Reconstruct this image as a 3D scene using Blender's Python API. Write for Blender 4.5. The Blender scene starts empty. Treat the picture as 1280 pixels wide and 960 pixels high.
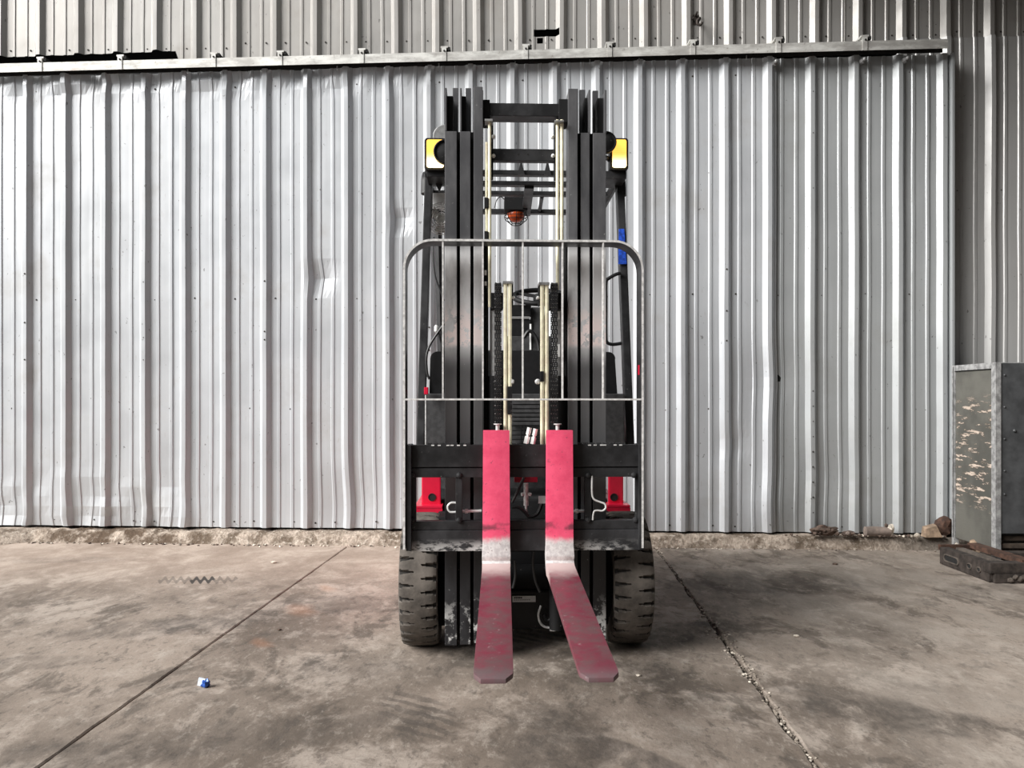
import bpy, bmesh, math, random
from mathutils import Vector, Matrix, noise
random.seed(7)
PI = math.pi
SC = bpy.context.scene
COL = SC.collection

# ------------------------------------------------------------------ camera, sky, exposure
F, CX, HY, H = 1000.0, 640.0, 500.0, 1.065        # focal length (px), centre column, horizon row, camera height (m)
cam = bpy.data.objects.new('camera', bpy.data.cameras.new('camera'))
COL.objects.link(cam)
cam.location = (0, 0, H); cam.rotation_euler = (PI/2, 0, 0)
cam.data.sensor_width = 36; cam.data.lens = F/1280*36
cam.data.shift_y = (HY-480)/1280
cam.data.clip_end = 200
SC.camera = cam

W = bpy.data.worlds.new('overcast_sky'); SC.world = W
W.use_nodes = True
bg = W.node_tree.nodes['Background']
bg.inputs['Color'].default_value = (0.93, 0.97, 1.0, 1)
bg.inputs['Strength'].default_value = 0.2
sun = bpy.data.objects.new('hazy_sun', bpy.data.lights.new('hazy_sun', 'SUN'))
COL.objects.link(sun)
sun.data.energy = 4.5; sun.data.angle = math.radians(38); sun.data.color = (1, .98, .95)
sun.rotation_euler = Vector((-.78, -.40, .56)).to_track_quat('Z', 'Y').to_euler()   # low, from the open side of the shed

SC.view_settings.view_transform = 'Standard'
SC.view_settings.look = 'None'
SC.view_settings.exposure = 0.68
SC.view_settings.gamma = 1
SC.view_settings.use_curve_mapping = False

# ------------------------------------------------------------------ node helpers
class NT:
    def __init__(s, name, rough=.6, metal=0., spec=.5):
        s.m = bpy.data.materials.new(name); s.m.use_nodes = True
        s.t = s.m.node_tree; s.b = s.t.nodes['Principled BSDF']
        s.b.inputs['Roughness'].default_value = rough
        s.b.inputs['Metallic'].default_value = metal
        s.b.inputs['Specular IOR Level'].default_value = spec
        s._c = None
    def put(s, sock, v):
        if hasattr(v, 'is_linked') or isinstance(v, bpy.types.NodeSocket): s.t.links.new(v, sock)
        elif isinstance(v, (tuple, list)):
            v = tuple(v)
            if len(v) == 3 and len(sock.default_value) == 4: v = v+(1,)
            sock.default_value = v
        else: sock.default_value = v
    def node(s, typ, ins=None, **props):
        n = s.t.nodes.new(typ)
        for k, v in props.items(): setattr(n, k, v)
        for k, v in (ins or {}).items(): s.put(n.inputs[k], v)
        return n
    def co(s):
        if s._c is None: s._c = s.node('ShaderNodeTexCoord').outputs['Object']
        return s._c
    def xyz(s):
        n = s.node('ShaderNodeSeparateXYZ', {0: s.co()})
        return n.outputs
    def scaled(s, sc, rot=(0,0,0), loc=(0,0,0)):
        return s.node('ShaderNodeMapping', {'Vector': s.co(), 'Scale': sc, 'Rotation': rot, 'Location': loc}).outputs[0]
    def noise(s, scale=5, detail=4, rough=.55, vec=None, dist=0., color=False):
        n = s.node('ShaderNodeTexNoise', {'Vector': vec or s.co(), 'Scale': scale, 'Detail': detail, 'Roughness': rough, 'Distortion': dist})
        return n.outputs['Color' if color else 'Fac']
    def ramp(s, v, lo, hi, a=0., b=1.):
        n = s.node('ShaderNodeMapRange', {'Value': v, 'From Min': lo, 'From Max': hi, 'To Min': a, 'To Max': b}, interpolation_type='SMOOTHSTEP')
        return n.outputs[0]
    def math(s, op, a, b=0.):
        n = s.node('ShaderNodeMath', {0: a, 1: b}, operation=op)
        return n.outputs[0]
    def mul(s, a, b): return s.math('MULTIPLY', a, b)
    def mix(s, f, a, b):
        n = s.node('ShaderNodeMix', data_type='RGBA')
        s.put(n.inputs[0], f); s.put(n.inputs[6], a); s.put(n.inputs[7], b)
        return n.outputs[2]
    def bump(s, h, strength=.3, dist=.01):
        n = s.node('ShaderNodeBump', {'Height': h, 'Strength': strength, 'Distance': dist})
        s.t.links.new(n.outputs[0], s.b.inputs['Normal'])
    def base(s, c): s.put(s.b.inputs['Base Color'], c)
    def rough(s, v): s.put(s.b.inputs['Roughness'], v)
    def metal(s, v): s.put(s.b.inputs['Metallic'], v)

def simple(name, c, rough=.5, metal=0., var=.25, scale=30, spec=.5, bump=0.):
    n = NT(name, rough, metal, spec)
    f = n.noise(scale, 5, .6)
    n.base(n.mix(n.ramp(f, .3, .7), tuple(x*(1-var) for x in c), tuple(min(1, x*(1+var)) for x in c)))
    if bump: n.bump(f, bump, .004)
    return n.m

# ------------------------------------------------------------------ materials
def mat_sheet(name, c, dirt, rough=.42, metal=.35):
    n = NT(name, rough, metal)
    rnd = n.node('ShaderNodeObjectInfo').outputs['Random']
    streak = n.noise(1, 5, .6, n.scaled((16, 16, .35)))
    blot = n.noise(2.3, 5, .6)
    fine = n.noise(45, 4, .6, n.scaled((1, 1, .25)))
    c1 = n.mix(n.ramp(streak, .35, .7), tuple(x*.9 for x in c), c)
    c1 = n.mix(n.mul(n.ramp(blot, .52, .75), .45), c1, dirt)
    c1 = n.mix(n.mul(n.ramp(fine, .62, .75), .35), c1, dirt)
    c1 = n.mix(n.mul(rnd, .22), c1, dirt)
    spots = n.noise(38, 3, .5, n.scaled((1, 1, .7)))
    c1 = n.mix(n.mul(n.ramp(spots, .70, .74), .6), c1, (.07, .065, .06))
    n.base(c1)
    n.rough(n.ramp(blot, .3, .75, rough-.06, rough+.16))
    n.bump(n.noise(3, 3, .5, n.scaled((1, 1, .6))), .12, .02)
    return n.m
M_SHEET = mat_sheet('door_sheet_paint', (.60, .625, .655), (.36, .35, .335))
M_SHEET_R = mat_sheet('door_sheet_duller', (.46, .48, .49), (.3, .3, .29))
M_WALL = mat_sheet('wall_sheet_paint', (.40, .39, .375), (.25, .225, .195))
M_WALL_LIFTED = mat_sheet('wall_sheet_lightened', (.48, .48, .475), (.33, .31, .29))  # wall paint lightened in colour to offset shade beside the door
M_DARK = simple('dark_void', (.012, .012, .012), .9)
M_BLOCKER = simple('blocker_dark', (.03, .03, .03), .9)  # near-black so the added light blockers bounce little light

def mat_rail():
    n = NT('weathered_galvanised', .5, .35)
    f = n.noise(6, 6, .65, n.scaled((1, 1, 3))); g = n.noise(40, 4)
    c = n.mix(n.ramp(f, .35, .68), (.40, .39, .37), (.70, .70, .67))
    c = n.mix(n.mul(n.ramp(g, .6, .75), .6), c, (.2, .18, .15))
    r = n.noise(1.3, 4)
    c = n.mix(n.mul(n.ramp(r, .66, .74), .8), c, (.16, .07, .03))
    n.base(c); return n.m
M_RAIL = mat_rail()

# floor: concrete with shaped stains, plus shade painted under forklift and by cabinet (coordinates are metres on the slab)
def G(px, py, z=0.):
    Y = (H-z)*F/(py-HY); return ((px-CX)/F*Y, Y)
def mat_floor():
    n = NT('worn_concrete', .8, 0., .25)
    co = n.co()
    warp = n.noise(1.6, 4, .6, color=True)
    wv = n.node('ShaderNodeVectorMath', {0: warp, 1: (.5, .5, .5)}, operation='SUBTRACT').outputs[0]
    def blob(cx, cy, rx, ry, ang=0., amt=.35, soft=.55):
        w = n.node('ShaderNodeVectorMath', {0: wv, 'Scale': amt}, operation='SCALE').outputs[0]
        v = n.node('ShaderNodeVectorMath', {0: co, 1: w}, operation='ADD').outputs[0]
        v = n.node('ShaderNodeVectorMath', {0: v, 1: (cx, cy, 0)}, operation='SUBTRACT').outputs[0]
        v = n.node('ShaderNodeVectorRotate', {'Vector': v, 'Angle': -ang}, rotation_type='Z_AXIS').outputs[0]
        v = n.node('ShaderNodeVectorMath', {0: v, 1: (1/rx, 1/ry, 0)}, operation='MULTIPLY').outputs[0]
        l = n.node('ShaderNodeVectorMath', {0: v}, operation='LENGTH').outputs['Value']
        return n.ramp(l, 1.0+soft*.4, 1.0-soft*.6)
    big = n.noise(1.0, 7, .62, n.scaled((1, .7, 1), (0, 0, .3)))
    mid = n.noise(3.2, 8, .68, n.scaled((1, .55, 1), (0, 0, -.25)), .5)
    streak = n.noise(2.6, 9, .72, n.scaled((1.0, .9, 1), (0, 0, .7)), .35)
    fine = n.noise(60, 4, .6)
    gr = n.noise(24, 8, .75, n.scaled((1, .5, 1), (0, 0, .5)))
    c = n.mix(n.ramp(big, .36, .64), (.150, .121, .098), (.345, .287, .240))
    c = n.mix(n.mul(n.ramp(streak, .49, .62), .7), c, (.47, .405, .35))
    c = n.mix(n.mul(n.ramp(mid, .53, .61), .62), c, (.085, .070, .058))
    hx = n.noise(8, 9, .74, n.scaled((1, .55, 1), (0, 0, .5)), .3)
    c = n.mix(n.mul(n.ramp(hx, .53, .68), .5), c, (.50, .445, .39))
    c = n.mix(n.mul(n.ramp(hx, .46, .34), .6), c, (.085, .073, .063))
    c = n.mix(n.mul(n.ramp(gr, .54, .66), .45), c, (.48, .425, .37))
    c = n.mix(n.mul(n.ramp(gr, .46, .36), .5), c, (.075, .063, .054))
    y = n.xyz()
    # paler, pinkish dust towards the foot of the door on the open side
    dust = n.mul(n.ramp(y[1], 4.0, 5.4), n.ramp(y[0], .5, -.6))
    c = n.mix(n.mul(dust, .75), c, n.mix(n.ramp(streak, .35, .65), (.36, .275, .22), (.56, .455, .38)))
    # greyer, paler slab on the cabinet side
    rs = n.mul(n.ramp(y[0], .9, 1.5), n.ramp(mid, .65, .35))
    c = n.mix(n.mul(rs, .5), c, (.36, .32, .28))
    dark = (.075, .064, .056)
    for px, py, rx, ry, a, amt, k, pw in [
        (955, 728, .62, .30, .0, .35, .62, 1), (905, 745, .35, .35, .2, .4, .35, 1), (1110, 893, .34, .14, -.25, .25, .72, 1), (1060, 872, .40, .10, -.55, .2, .6, 1),
        (205, 785, .50, .14, .25, .3, .62, 1), (330, 768, .45, .10, .2, .3, .35, 1), (80, 700, .5, .12, .05, .3, .28, 1),
        (45, 830, .25, .10, .1, .2, .45, 1), (470, 755, .5, .18, 0, .3, .5, 1), (880, 780, .1, .05, .2, .1, .7, 1),
        (560, 830, .6, .2, .1, .4, .40, 1), (760, 840, .35, .12, .0, .3, .35, 1), (300, 915, .7, .12, .2, .5, .45, 1), (90, 945, .4, .1, .15, .3, .5, 1),
        (660, 735, .55, .6, 0, .2, .5, 1), (1250, 742, .3, .25, 0, .2, .45, 1)]:  # last row: shade painted under the forklift and in front of the cabinet
        X, Y = G(px, py)
        c = n.mix(n.mul(n.mul(blob(X, Y, rx, ry, a, amt), k), n.ramp(hx, .72, .35)), c, dark)
    # wheel tracks: broad band running towards the camera and a curved one beside it
    def track(cx, cy, rx, ry, a, k, pitch, rot, cc=dark):
        nonlocal c
        wav = n.node('ShaderNodeTexWave', {'Vector': n.scaled((1, 1, 1), (0, 0, rot)), 'Scale': pitch, 'Distortion': 3.2, 'Detail': 4, 'Detail Scale': 2.2}, bands_direction='Y').outputs['Fac']
        m = n.mul(blob(cx, cy, rx, ry, a, .08, .35), n.mul(n.ramp(wav, .3, .7), n.ramp(hx, .75, .4)))
        c = n.mix(n.mul(m, k), c, cc)
    X, Y = G(520, 893); track(X, Y, .12, .24, .42, .6, 5.2, .55)
    X, Y = G(690, 930); c = n.mix(n.mul(n.mul(blob(X, Y, .17, .36, 0, .12, .5), n.ramp(hx, .75, .35)), .6), c, dark)
    X, Y = G(700, 915); track(X, Y, .17, .30, .0, .28, 3.2, .15)
    X, Y = G(715, 795); track(X, Y, .4, .13, .0, .8, 5, .6)
    # curved rub mark
    cxr, cyr = G(700, 1010)
    v = n.node('ShaderNodeVectorMath', {0: co, 1: (.02, 1.75, 0)}, operation='SUBTRACT').outputs[0]
    v = n.node('ShaderNodeVectorMath', {0: v, 1: (1, .72, 0)}, operation='MULTIPLY').outputs[0]
    l = n.node('ShaderNodeVectorMath', {0: v}, operation='LENGTH').outputs['Value']
    arc = n.mul(n.mul(n.ramp(l, .50, .52), n.ramp(l, .64, .62)), n.ramp(y[0], .12, .3))
    c = n.mix(n.mul(n.mul(arc, n.ramp(hx, .65, .4)), .7), c, (.10, .085, .075))
    # zigzag rubber mark and faint orange spots
    zx, zy = G(253, 725)
    zz = n.math('SINE', n.mul(n.math('SUBTRACT', y[0], n.mul(y[1], zx/zy)), 2*PI/.047))
    dz = n.math('ABSOLUTE', n.math('SUBTRACT', n.math('SUBTRACT', y[1], zy), n.mul(zz, .05)))
    for x0, x1, k in ((-.07, .07, .9), (-.26, .2, .4)):
        m = n.mul(n.ramp(dz, .065, .035), n.mul(n.ramp(y[0], zx+x0-.01, zx+x0+.01), n.ramp(y[0], zx+x1+.01, zx+x1-.01)))
        c = n.mix(n.mul(m, k), c, (.04, .036, .033))
    for px, py, r in ((325, 803, .05), (400, 738, .05), (380, 762, .07)):
        X, Y = G(px, py); c = n.mix(n.mul(blob(X, Y, r*.8, r*1.6, .4, .3, 1.4), .22), c, (.55, .25, .13))
    c = n.mix(n.mul(n.ramp(fine, .58, .72), .35), c, (.1, .09, .08))
    n.base(n.mix(.10, c, (0, 0, 0)))
    n.rough(n.ramp(mid, .3, .7, .72, .9))
    n.bump(n.math('ADD', n.mul(hx, .6), n.mul(fine, .25)), .5, .012)
    return n.m
M_FLOOR = mat_floor()
def mat_kerb():
    n = NT('crumbled_concrete', .9, 0., .2)
    f = n.noise(7, 8, .7); g = n.noise(35, 5, .65); x = n.xyz()[0]
    c = n.mix(n.ramp(f, .38, .64), (.15, .115, .085), (.50, .42, .35))
    c = n.mix(n.mul(n.ramp(g, .5, .7), .6), c, (.74, .66, .57))
    c = n.mix(n.mul(n.ramp(g, .45, .3), .6), c, (.13, .10, .08))
    c = n.mix(n.mul(n.mul(n.ramp(x, -3.7, -3.3), n.ramp(x, -2.0, -2.6)), n.ramp(f, .62, .42)), c, (.12, .085, .06))
    c = n.mix(n.mul(n.ramp(x, 2.4, 3.0), .75), c, (.13, .115, .10))
    n.base(c); n.bump(n.math('ADD', g, f), .8, .02); return n.m
M_KERB = mat_kerb()
M_GRIT = simple('joint_grit', (.24, .205, .17), .95, 0, .5, 60)
M_JOINT = simple('joint_dirt', (.035, .03, .027), .95)

def mat_black(name, worn=0., z0=0., z1=0., base=(.021, .021, .0225), rough=.42):
    """black machine paint; worn: grey rub marks between local heights z0 and z1"""
    n = NT(name, rough, .0, .3)
    f = n.noise(9, 6, .65); g = n.noise(70, 4, .6)
    c = n.mix(n.ramp(f, .35, .7), base, tuple(x*2.1 for x in base))
    c = n.mix(n.mul(n.ramp(g, .66, .74), .5), c, (.22, .22, .22))
    if worn:
        z = n.xyz()[2]
        h = n.noise(20, 8, .75, n.scaled((.8, 1, 2.2))); pa = n.noise(3.3, 3); xa_ = n.math('ABSOLUTE', n.xyz()[0])
        band = n.mul(n.ramp(z, z0-.03, z0+.0), n.ramp(z, z1+.03, z1-.02))
        m = n.mul(n.mul(n.mul(band, n.ramp(h, .44, .54)), n.mul(n.ramp(xa_, .12, .15), n.ramp(pa, .30, .42))), worn)
        c = n.mix(m, c, (.62, .61, .60)); n.metal(n.mul(m, .4))
    n.base(c); n.rough(n.ramp(f, .3, .7, rough-.08, rough+.12)); n.bump(f, .08, .004)
    return n.m
M_BLACK = mat_black('black_paint', base=(.015, .015, .016))
M_BLACK2 = mat_black('dull_black', base=(.0035, .0035, .004), rough=.7)  # base lowered so recessed parts read as deep shade
M_PLASTIC = simple('black_plastic', (.006, .006, .007), .6, 0, .3, 40, .3)
M_GREYPL = simple('grey_plastic', (.048, .048, .05), .5, 0, .3, 40)
def mat_mast():
    n = NT('mast_steel', .4, .05, .5)
    z = n.xyz()[2]
    f = n.noise(10, 6, .65, n.scaled((1, 1, .35))); g = n.noise(60, 4, .6); h = n.noise(16, 7, .75)
    c = n.mix(n.ramp(f, .35, .7), (.070, .070, .075), (.115, .115, .12))
    # greased, rubbed length of the rails where the rollers stop
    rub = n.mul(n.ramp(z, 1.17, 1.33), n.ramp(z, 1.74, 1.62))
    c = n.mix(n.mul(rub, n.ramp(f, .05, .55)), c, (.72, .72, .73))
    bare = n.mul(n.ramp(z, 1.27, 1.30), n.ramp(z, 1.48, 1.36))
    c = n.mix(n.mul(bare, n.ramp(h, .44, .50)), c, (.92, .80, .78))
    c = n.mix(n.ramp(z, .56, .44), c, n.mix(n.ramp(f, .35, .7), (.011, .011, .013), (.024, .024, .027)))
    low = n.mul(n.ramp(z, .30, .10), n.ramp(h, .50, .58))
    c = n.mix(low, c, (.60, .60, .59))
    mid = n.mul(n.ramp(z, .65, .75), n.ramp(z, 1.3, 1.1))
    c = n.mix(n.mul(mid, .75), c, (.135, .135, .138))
    c = n.mix(n.mul(n.ramp(g, .68, .74), .5), c, (.4, .4, .4))
    n.base(c); n.rough(n.ramp(f, .3, .7, .3, .5)); n.bump(f, .06, .004)
    return n.m
M_MAST = mat_mast()
M_WEAR = mat_black('carriage_lower_paint', .85, .44, .495)
M_STEEL = simple('bare_worn_steel', (.80, .79, .78), .38, .3, .3, 45)
M_CHROME = simple('bright_fitting', (.88, .88, .87), .28, .3, .1, 30)
M_GREYSTEEL = simple('grey_steel', (.30, .30, .30), .45, .4, .25, 40)
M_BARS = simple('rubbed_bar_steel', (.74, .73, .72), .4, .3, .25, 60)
M_RED = simple('red_body_paint', (.62, .012, .045), .3, 0, .12, 8)
M_HOSE = simple('cream_hose', (.92, .83, .62), .45, 0, .18, 25)
M_HOSEB = simple('black_hose', (.010, .010, .011), .45, 0, .3, 30)
M_WHITE = simple('white_label', (.8, .8, .8), .5, 0, .05)
M_INK = simple('label_ink', (.03, .03, .03), .6)
M_BLUE = simple('blue_decal', (.015, .07, .45), .45, 0, .5, 60)
M_BLUEFOIL = simple('blue_wrapper_film', (.03, .10, .42), .25, .2, .5, 80)
M_WHITEFOIL = simple('white_wrapper_film', (.68, .74, .85), .3, .1, .2, 80)
M_RUST = simple('rusted_iron', (.07, .036, .024), .85, .1, .55, 22, bump=.5)
M_RUSTDK = simple('dirty_dark_iron', (.045, .036, .031), .8, .2, .5, 22, bump=.5)
M_RUSTPALE = simple('dusty_iron', (.10, .083, .07), .85, .1, .4, 22, bump=.5)
M_STONE = simple('tan_stone', (.30, .215, .15), .9, 0, .4, 18, bump=.6)
M_STONEDK = simple('dark_clod', (.10, .07, .055), .95, 0, .5, 25, bump=.8)
M_CLAY = simple('grey_brown_clay', (.22, .175, .15), .9, 0, .35, 14, bump=.5)
M_PALE = simple('pale_chip', (.60, .54, .46), .9, 0, .25, 18)
M_BRICK = simple('red_chip', (.22, .04, .03), .85, 0, .3, 20)
def mat_amber():
    n = NT('lit_amber_lens', .25)
    z = n.xyz()[2]
    zz = n.math('SINE', n.mul(z, 900.), 0.)
    up = n.ramp(z, 2.20, 2.27)                  # the bulb sits low behind the lens
    n.base((.9, .40, .04))
    n.put(n.b.inputs['Emission Color'], n.mix(up, (1, .80, .42), (1, .50, .09)))
    n.put(n.b.inputs['Emission Strength'], n.mul(n.ramp(up, 0, 1, 2.6, 1.0), n.ramp(zz, -1, 1, .85, 1.05)))
    return n.m
M_AMBER = mat_amber()
M_ORANGE = simple('orange_beacon_dome', (.55, .08, .015), .25, 0, .2, 20)
def mat_rubber():
    n = NT('dusty_rubber', .85, 0, .2)
    f = n.noise(11, 6, .65); g = n.noise(60, 5, .6)
    c = n.mix(n.ramp(f, .32, .68), (.070, .062, .055), (.15, .132, .116))
    c = n.mix(n.mul(n.ramp(g, .6, .75), .5), c, (.22, .19, .165))
    n.base(c); n.bump(g, .3, .004); return n.m
M_RUBBER = mat_rubber()
M_GROOVE = simple('groove_rubber', (.02, .018, .016), .95, 0, .3, 40)
def mat_fork(name, blade):
    n = NT(name, .42, 0, .4)
    x = n.xyz()
    f = n.noise(16, 7, .7); g = n.noise(6, 5, .6); h = n.noise(55, 5, .65)
    red = n.mix(n.ramp(f, .3, .7), (.66, .062, .135), (.80, .095, .185))
    steel = n.mix(n.ramp(h, .35, .65), (.58, .54, .54), (.80, .76, .75))
    if not blade:
        m = n.ramp(n.math('ADD', x[2], n.mul(n.math('SUBTRACT', f, .5), .07)), .545, .505)
        c = n.mix(m, red, steel)
        c = n.mix(n.mul(n.ramp(h, .61, .70), .7), c, (.13, .05, .065))
        c = n.mix(n.mul(n.mul(n.ramp(g, .56, .68), n.ramp(f, .45, .6)), .45), c, (.16, .10, .11))
        n.metal(n.mul(m, .25)); n.rough(.42)
        c = n.mix(n.mul(n.ramp(n.noise(26, 7, .75), .60, .66), .55), c, (.20, .05, .08))
        scuff = n.mul(n.ramp(n.math('ABSOLUTE', n.math('SUBTRACT', n.math('ADD', x[2], n.mul(f, .05)), .60)), .018, .006), n.ramp(g, .42, .56))
        c = n.mix(n.mul(scuff, .8), c, (.07, .035, .045))
    else:
        worn = n.mix(n.ramp(f, .32, .68), (.175, .030, .050), (.12, .066, .07))
        worn = n.mix(n.mul(n.ramp(g, .45, .65), .75), worn, (.165, .014, .038))
        m = n.ramp(n.math('ADD', x[1], n.mul(n.math('SUBTRACT', f, .5), .12)), -.20, -.05)
        c = n.mix(m, worn, (.52, .40, .39))
        c = n.mix(n.mul(n.ramp(h, .62, .72), .5), c, (.36, .28, .29))
        tip = n.ramp(x[1], -.90, -1.0)
        c = n.mix(n.mul(tip, .55), c, (.14, .12, .125))
        n.metal(.08); n.rough(n.ramp(f, .3, .7, .42, .58))
    n.base(c); n.bump(h, .12, .003)
    return n.m
M_SHANK = mat_fork('fork_shank_paint', False)
M_BLADE = mat_fork('fork_blade_worn', True)
def mat_peel():
    n = NT('peeling_grey_green_paint', .8, 0, .25)
    f = n.noise(6, 7, .7, n.scaled((3, 1.0, 5.5))); g = n.noise(3, 5); z = n.xyz()[2]
    c = n.mix(n.ramp(g, .35, .65), (.075, .074, .066), (.125, .122, .108))
    band = n.mul(n.ramp(z, .30, .42), n.ramp(z, 1.13, .98))
    m = n.mul(n.ramp(f, .555, .59), band)
    c = n.mix(n.mul(n.ramp(f, .53, .56), band), c, (.09, .07, .055))
    c = n.mix(m, c, (.52, .43, .36)); n.base(c); n.bump(f, .3, .006); return n.m
M_PEEL = mat_peel()
M_CABGREY = simple('cabinet_dark_grey', (.065, .068, .072), .5, .1, .3, 9)
M_ANGLE = simple('cabinet_angle_iron', (.30, .30, .30), .6, .2, .4, 26, bump=.3)
M_WOOD = simple('old_dark_wood', (.055, .04, .03), .9, 0, .5, 20)

# ------------------------------------------------------------------ mesh helpers
def new_obj(name, me, parent=None, kind=None, label=None):
    o = bpy.data.objects.new(name, me); COL.objects.link(o)
    if parent: o.parent = parent
    if kind: o['kind'] = kind
    if label: o['label'] = label
    return o
class MB:
    def __init__(s): s.v = []; s.f = []; s.mi = []
    def add(s, vs, fs, mi=0):
        k = len(s.v); s.v += [tuple(v) for v in vs]
        for f in fs: s.f.append(tuple(i+k for i in f)); s.mi.append(mi)
    def box(s, a, b, mi=0):
        x0, x1 = sorted((a[0], b[0])); y0, y1 = sorted((a[1], b[1])); z0, z1 = sorted((a[2], b[2]))
        s.add([(x0,y0,z0),(x1,y0,z0),(x1,y1,z0),(x0,y1,z0),(x0,y0,z1),(x1,y0,z1),(x1,y1,z1),(x0,y1,z1)],
              [(0,3,2,1),(4,5,6,7),(0,1,5,4),(1,2,6,5),(2,3,7,6),(3,0,4,7)], mi)
    def hexa(s, p, mi=0):      # p: 4 front corners (bl, br, tr, tl) then 4 back corners
        s.add(p, [(0,1,2,3),(5,4,7,6),(4,0,3,7),(1,5,6,2),(3,2,6,7),(4,5,1,0)], mi)
    def prism(s, poly, y0, y1, mi=0):     # poly of (x, z), counter-clockwise seen from -y
        n = len(poly)
        s.add([(x, y0, z) for x, z in poly]+[(x, y1, z) for x, z in poly],
              [tuple(range(n)), tuple(range(2*n-1, n-1, -1))]+[(i, n+i, n+(i+1) % n, (i+1) % n) for i in range(n)], mi)
    def tube(s, pts, r, seg=8, mi=0, cap=True):
        pts = [Vector(p) for p in pts]
        rs = r if isinstance(r, (list, tuple)) else [r]*len(pts)
        vs = []; up = None
        for i, p in enumerate(pts):
            d = (pts[min(i+1, len(pts)-1)]-pts[max(i-1, 0)]).normalized()
            if up is None:
                up = d.orthogonal().normalized()
            up = (up-d*up.dot(d)).normalized(); w = d.cross(up)
            for k in range(seg):
                a = 2*PI*k/seg; vs.append(p+(up*math.cos(a)+w*math.sin(a))*rs[i])
        fs = []
        for i in range(len(pts)-1):
            for k in range(seg):
                k2 = (k+1) % seg
                fs.append((i*seg+k, i*seg+k2, (i+1)*seg+k2, (i+1)*seg+k))
        if cap:
            fs.append(tuple(range(seg-1, -1, -1))); fs.append(tuple((len(pts)-1)*seg+k for k in range(seg)))
        s.add(vs, fs, mi)
    def lathe(s, prof, c, axis='y', seg=24, mi=0):   # prof of (radius, along)
        vs = []
        for r, t in prof:
            for k in range(seg):
                a = 2*PI*k/seg; u, w = r*math.cos(a), r*math.sin(a)
                d = {'y': (u, t, w), 'x': (t, u, w), 'z': (u, w, t)}[axis]
                vs.append((c[0]+d[0], c[1]+d[1], c[2]+d[2]))
        fs = []
        for i in range(len(prof)-1):
            for k in range(seg):
                k2 = (k+1) % seg; fs.append((i*seg+k, i*seg+k2, (i+1)*seg+k2, (i+1)*seg+k))
        fs.append(tuple(range(seg))); fs.append(tuple((len(prof)-1)*seg+k for k in range(seg)))
        s.add(vs, fs, mi)
    def mesh(s, name, mats, smooth=False, bevel=0., fix=True):
        me = bpy.data.meshes.new(name); me.from_pydata(s.v, [], s.f)
        for m in (mats if isinstance(mats, (list, tuple)) else [mats]): me.materials.append(m)
        me.polygons.foreach_set('material_index', s.mi)
        if fix or bevel:
            bm = bmesh.new(); bm.from_mesh(me)
            if fix: bmesh.ops.recalc_face_normals(bm, faces=bm.faces)
            if bevel:
                es = [e for e in bm.edges if len(e.link_faces) == 2 and e.calc_face_angle(0) > .6]
                bmesh.ops.bevel(bm, geom=es, offset=bevel, segments=2, profile=.7, affect='EDGES', clamp_overlap=True, material=-1)
            bm.to_mesh(me); bm.free()
        if smooth:
            me.polygons.foreach_set('use_smooth', [True]*len(me.polygons))
            try: me.set_sharp_from_angle(angle=math.radians(38))
            except Exception: pass
        me.update(); return me
    def build(s, name, mats, parent=None, smooth=False, bevel=0., kind=None, label=None):
        return new_obj(name, s.mesh(name, mats, smooth, bevel), parent, kind, label)
def arc(cx, cz, r, a0, a1, n):
    return [(cx+r*math.cos(math.radians(a0+(a1-a0)*i/n)), cz+r*math.sin(math.radians(a0+(a1-a0)*i/n))) for i in range(n+1)]
def curve_pts(pts, n=6):    # smooth polyline through points
    P = [Vector(p) for p in pts]; out = []
    for i in range(len(P)-1):
        p0 = P[max(i-1, 0)]; p1 = P[i]; p2 = P[i+1]; p3 = P[min(i+2, len(P)-1)]
        for k in range(n):
            t = k/n
            out.append(.5*((2*p1)+(p2-p0)*t+(2*p0-5*p1+4*p2-p3)*t*t+(3*p1-p0-3*p2+p3)*t**3))
    out.append(P[-1]); return out

# ------------------------------------------------------------------ floor
JD = Vector((.048, 1.0))
JL = Vector(G(45, 960)); JR = Vector(G(1022, 960))
def jl(y): return JL.x+(G(433, 684)[0]-JL.x)*(y-JL.y)/(G(433, 684)[1]-JL.y)
def jr(y): return JR.x+(G(820, 684)[0]-JR.x)*(y-JR.y)/(G(820, 684)[1]-JR.y)
YB = 6.4
fb = MB(); fb.box((-9, -6, -.12), (6, YB, -.035))
floor = fb.build('floor', M_JOINT); floor['kind'] = 'structure'
def slab(xa, xb, ja, jb):
    ys = [-6+.25*i for i in range(25)]+[.3+.03*i for i in range(int((YB-.3)/.03))]+[YB]
    m = MB(); vs = []
    for i, y in enumerate(ys):
        a = xa(y)+noise.noise((y*6, 3.1, 0))*ja+noise.noise((y*25, 7.7, 0))*ja*.5
        b = xb(y)+noise.noise((y*6, 9.1, 0))*jb+noise.noise((y*25, 5.2, 0))*jb*.5
        vs += [(a, y, -.05), (a, y, -.004), (a+.006, y, 0), (b-.006, y, 0), (b, y, -.004), (b, y, -.05)]
    fs = []
    for i in range(len(ys)-1):
        for k in range(5): fs.append((i*6+k, i*6+k+1, i*6+k+7, i*6+k+6))
    m.add(vs, fs); return m.build('slab', M_FLOOR, floor)
slab(lambda y: -9, lambda y: jl(y)-.003, 0, .005)
slab(lambda y: jl(y)+.003, lambda y: jr(y)-.010, .005, .014)
slab(lambda y: jr(y)+.010, lambda y: 6, .014, 0)
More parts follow.
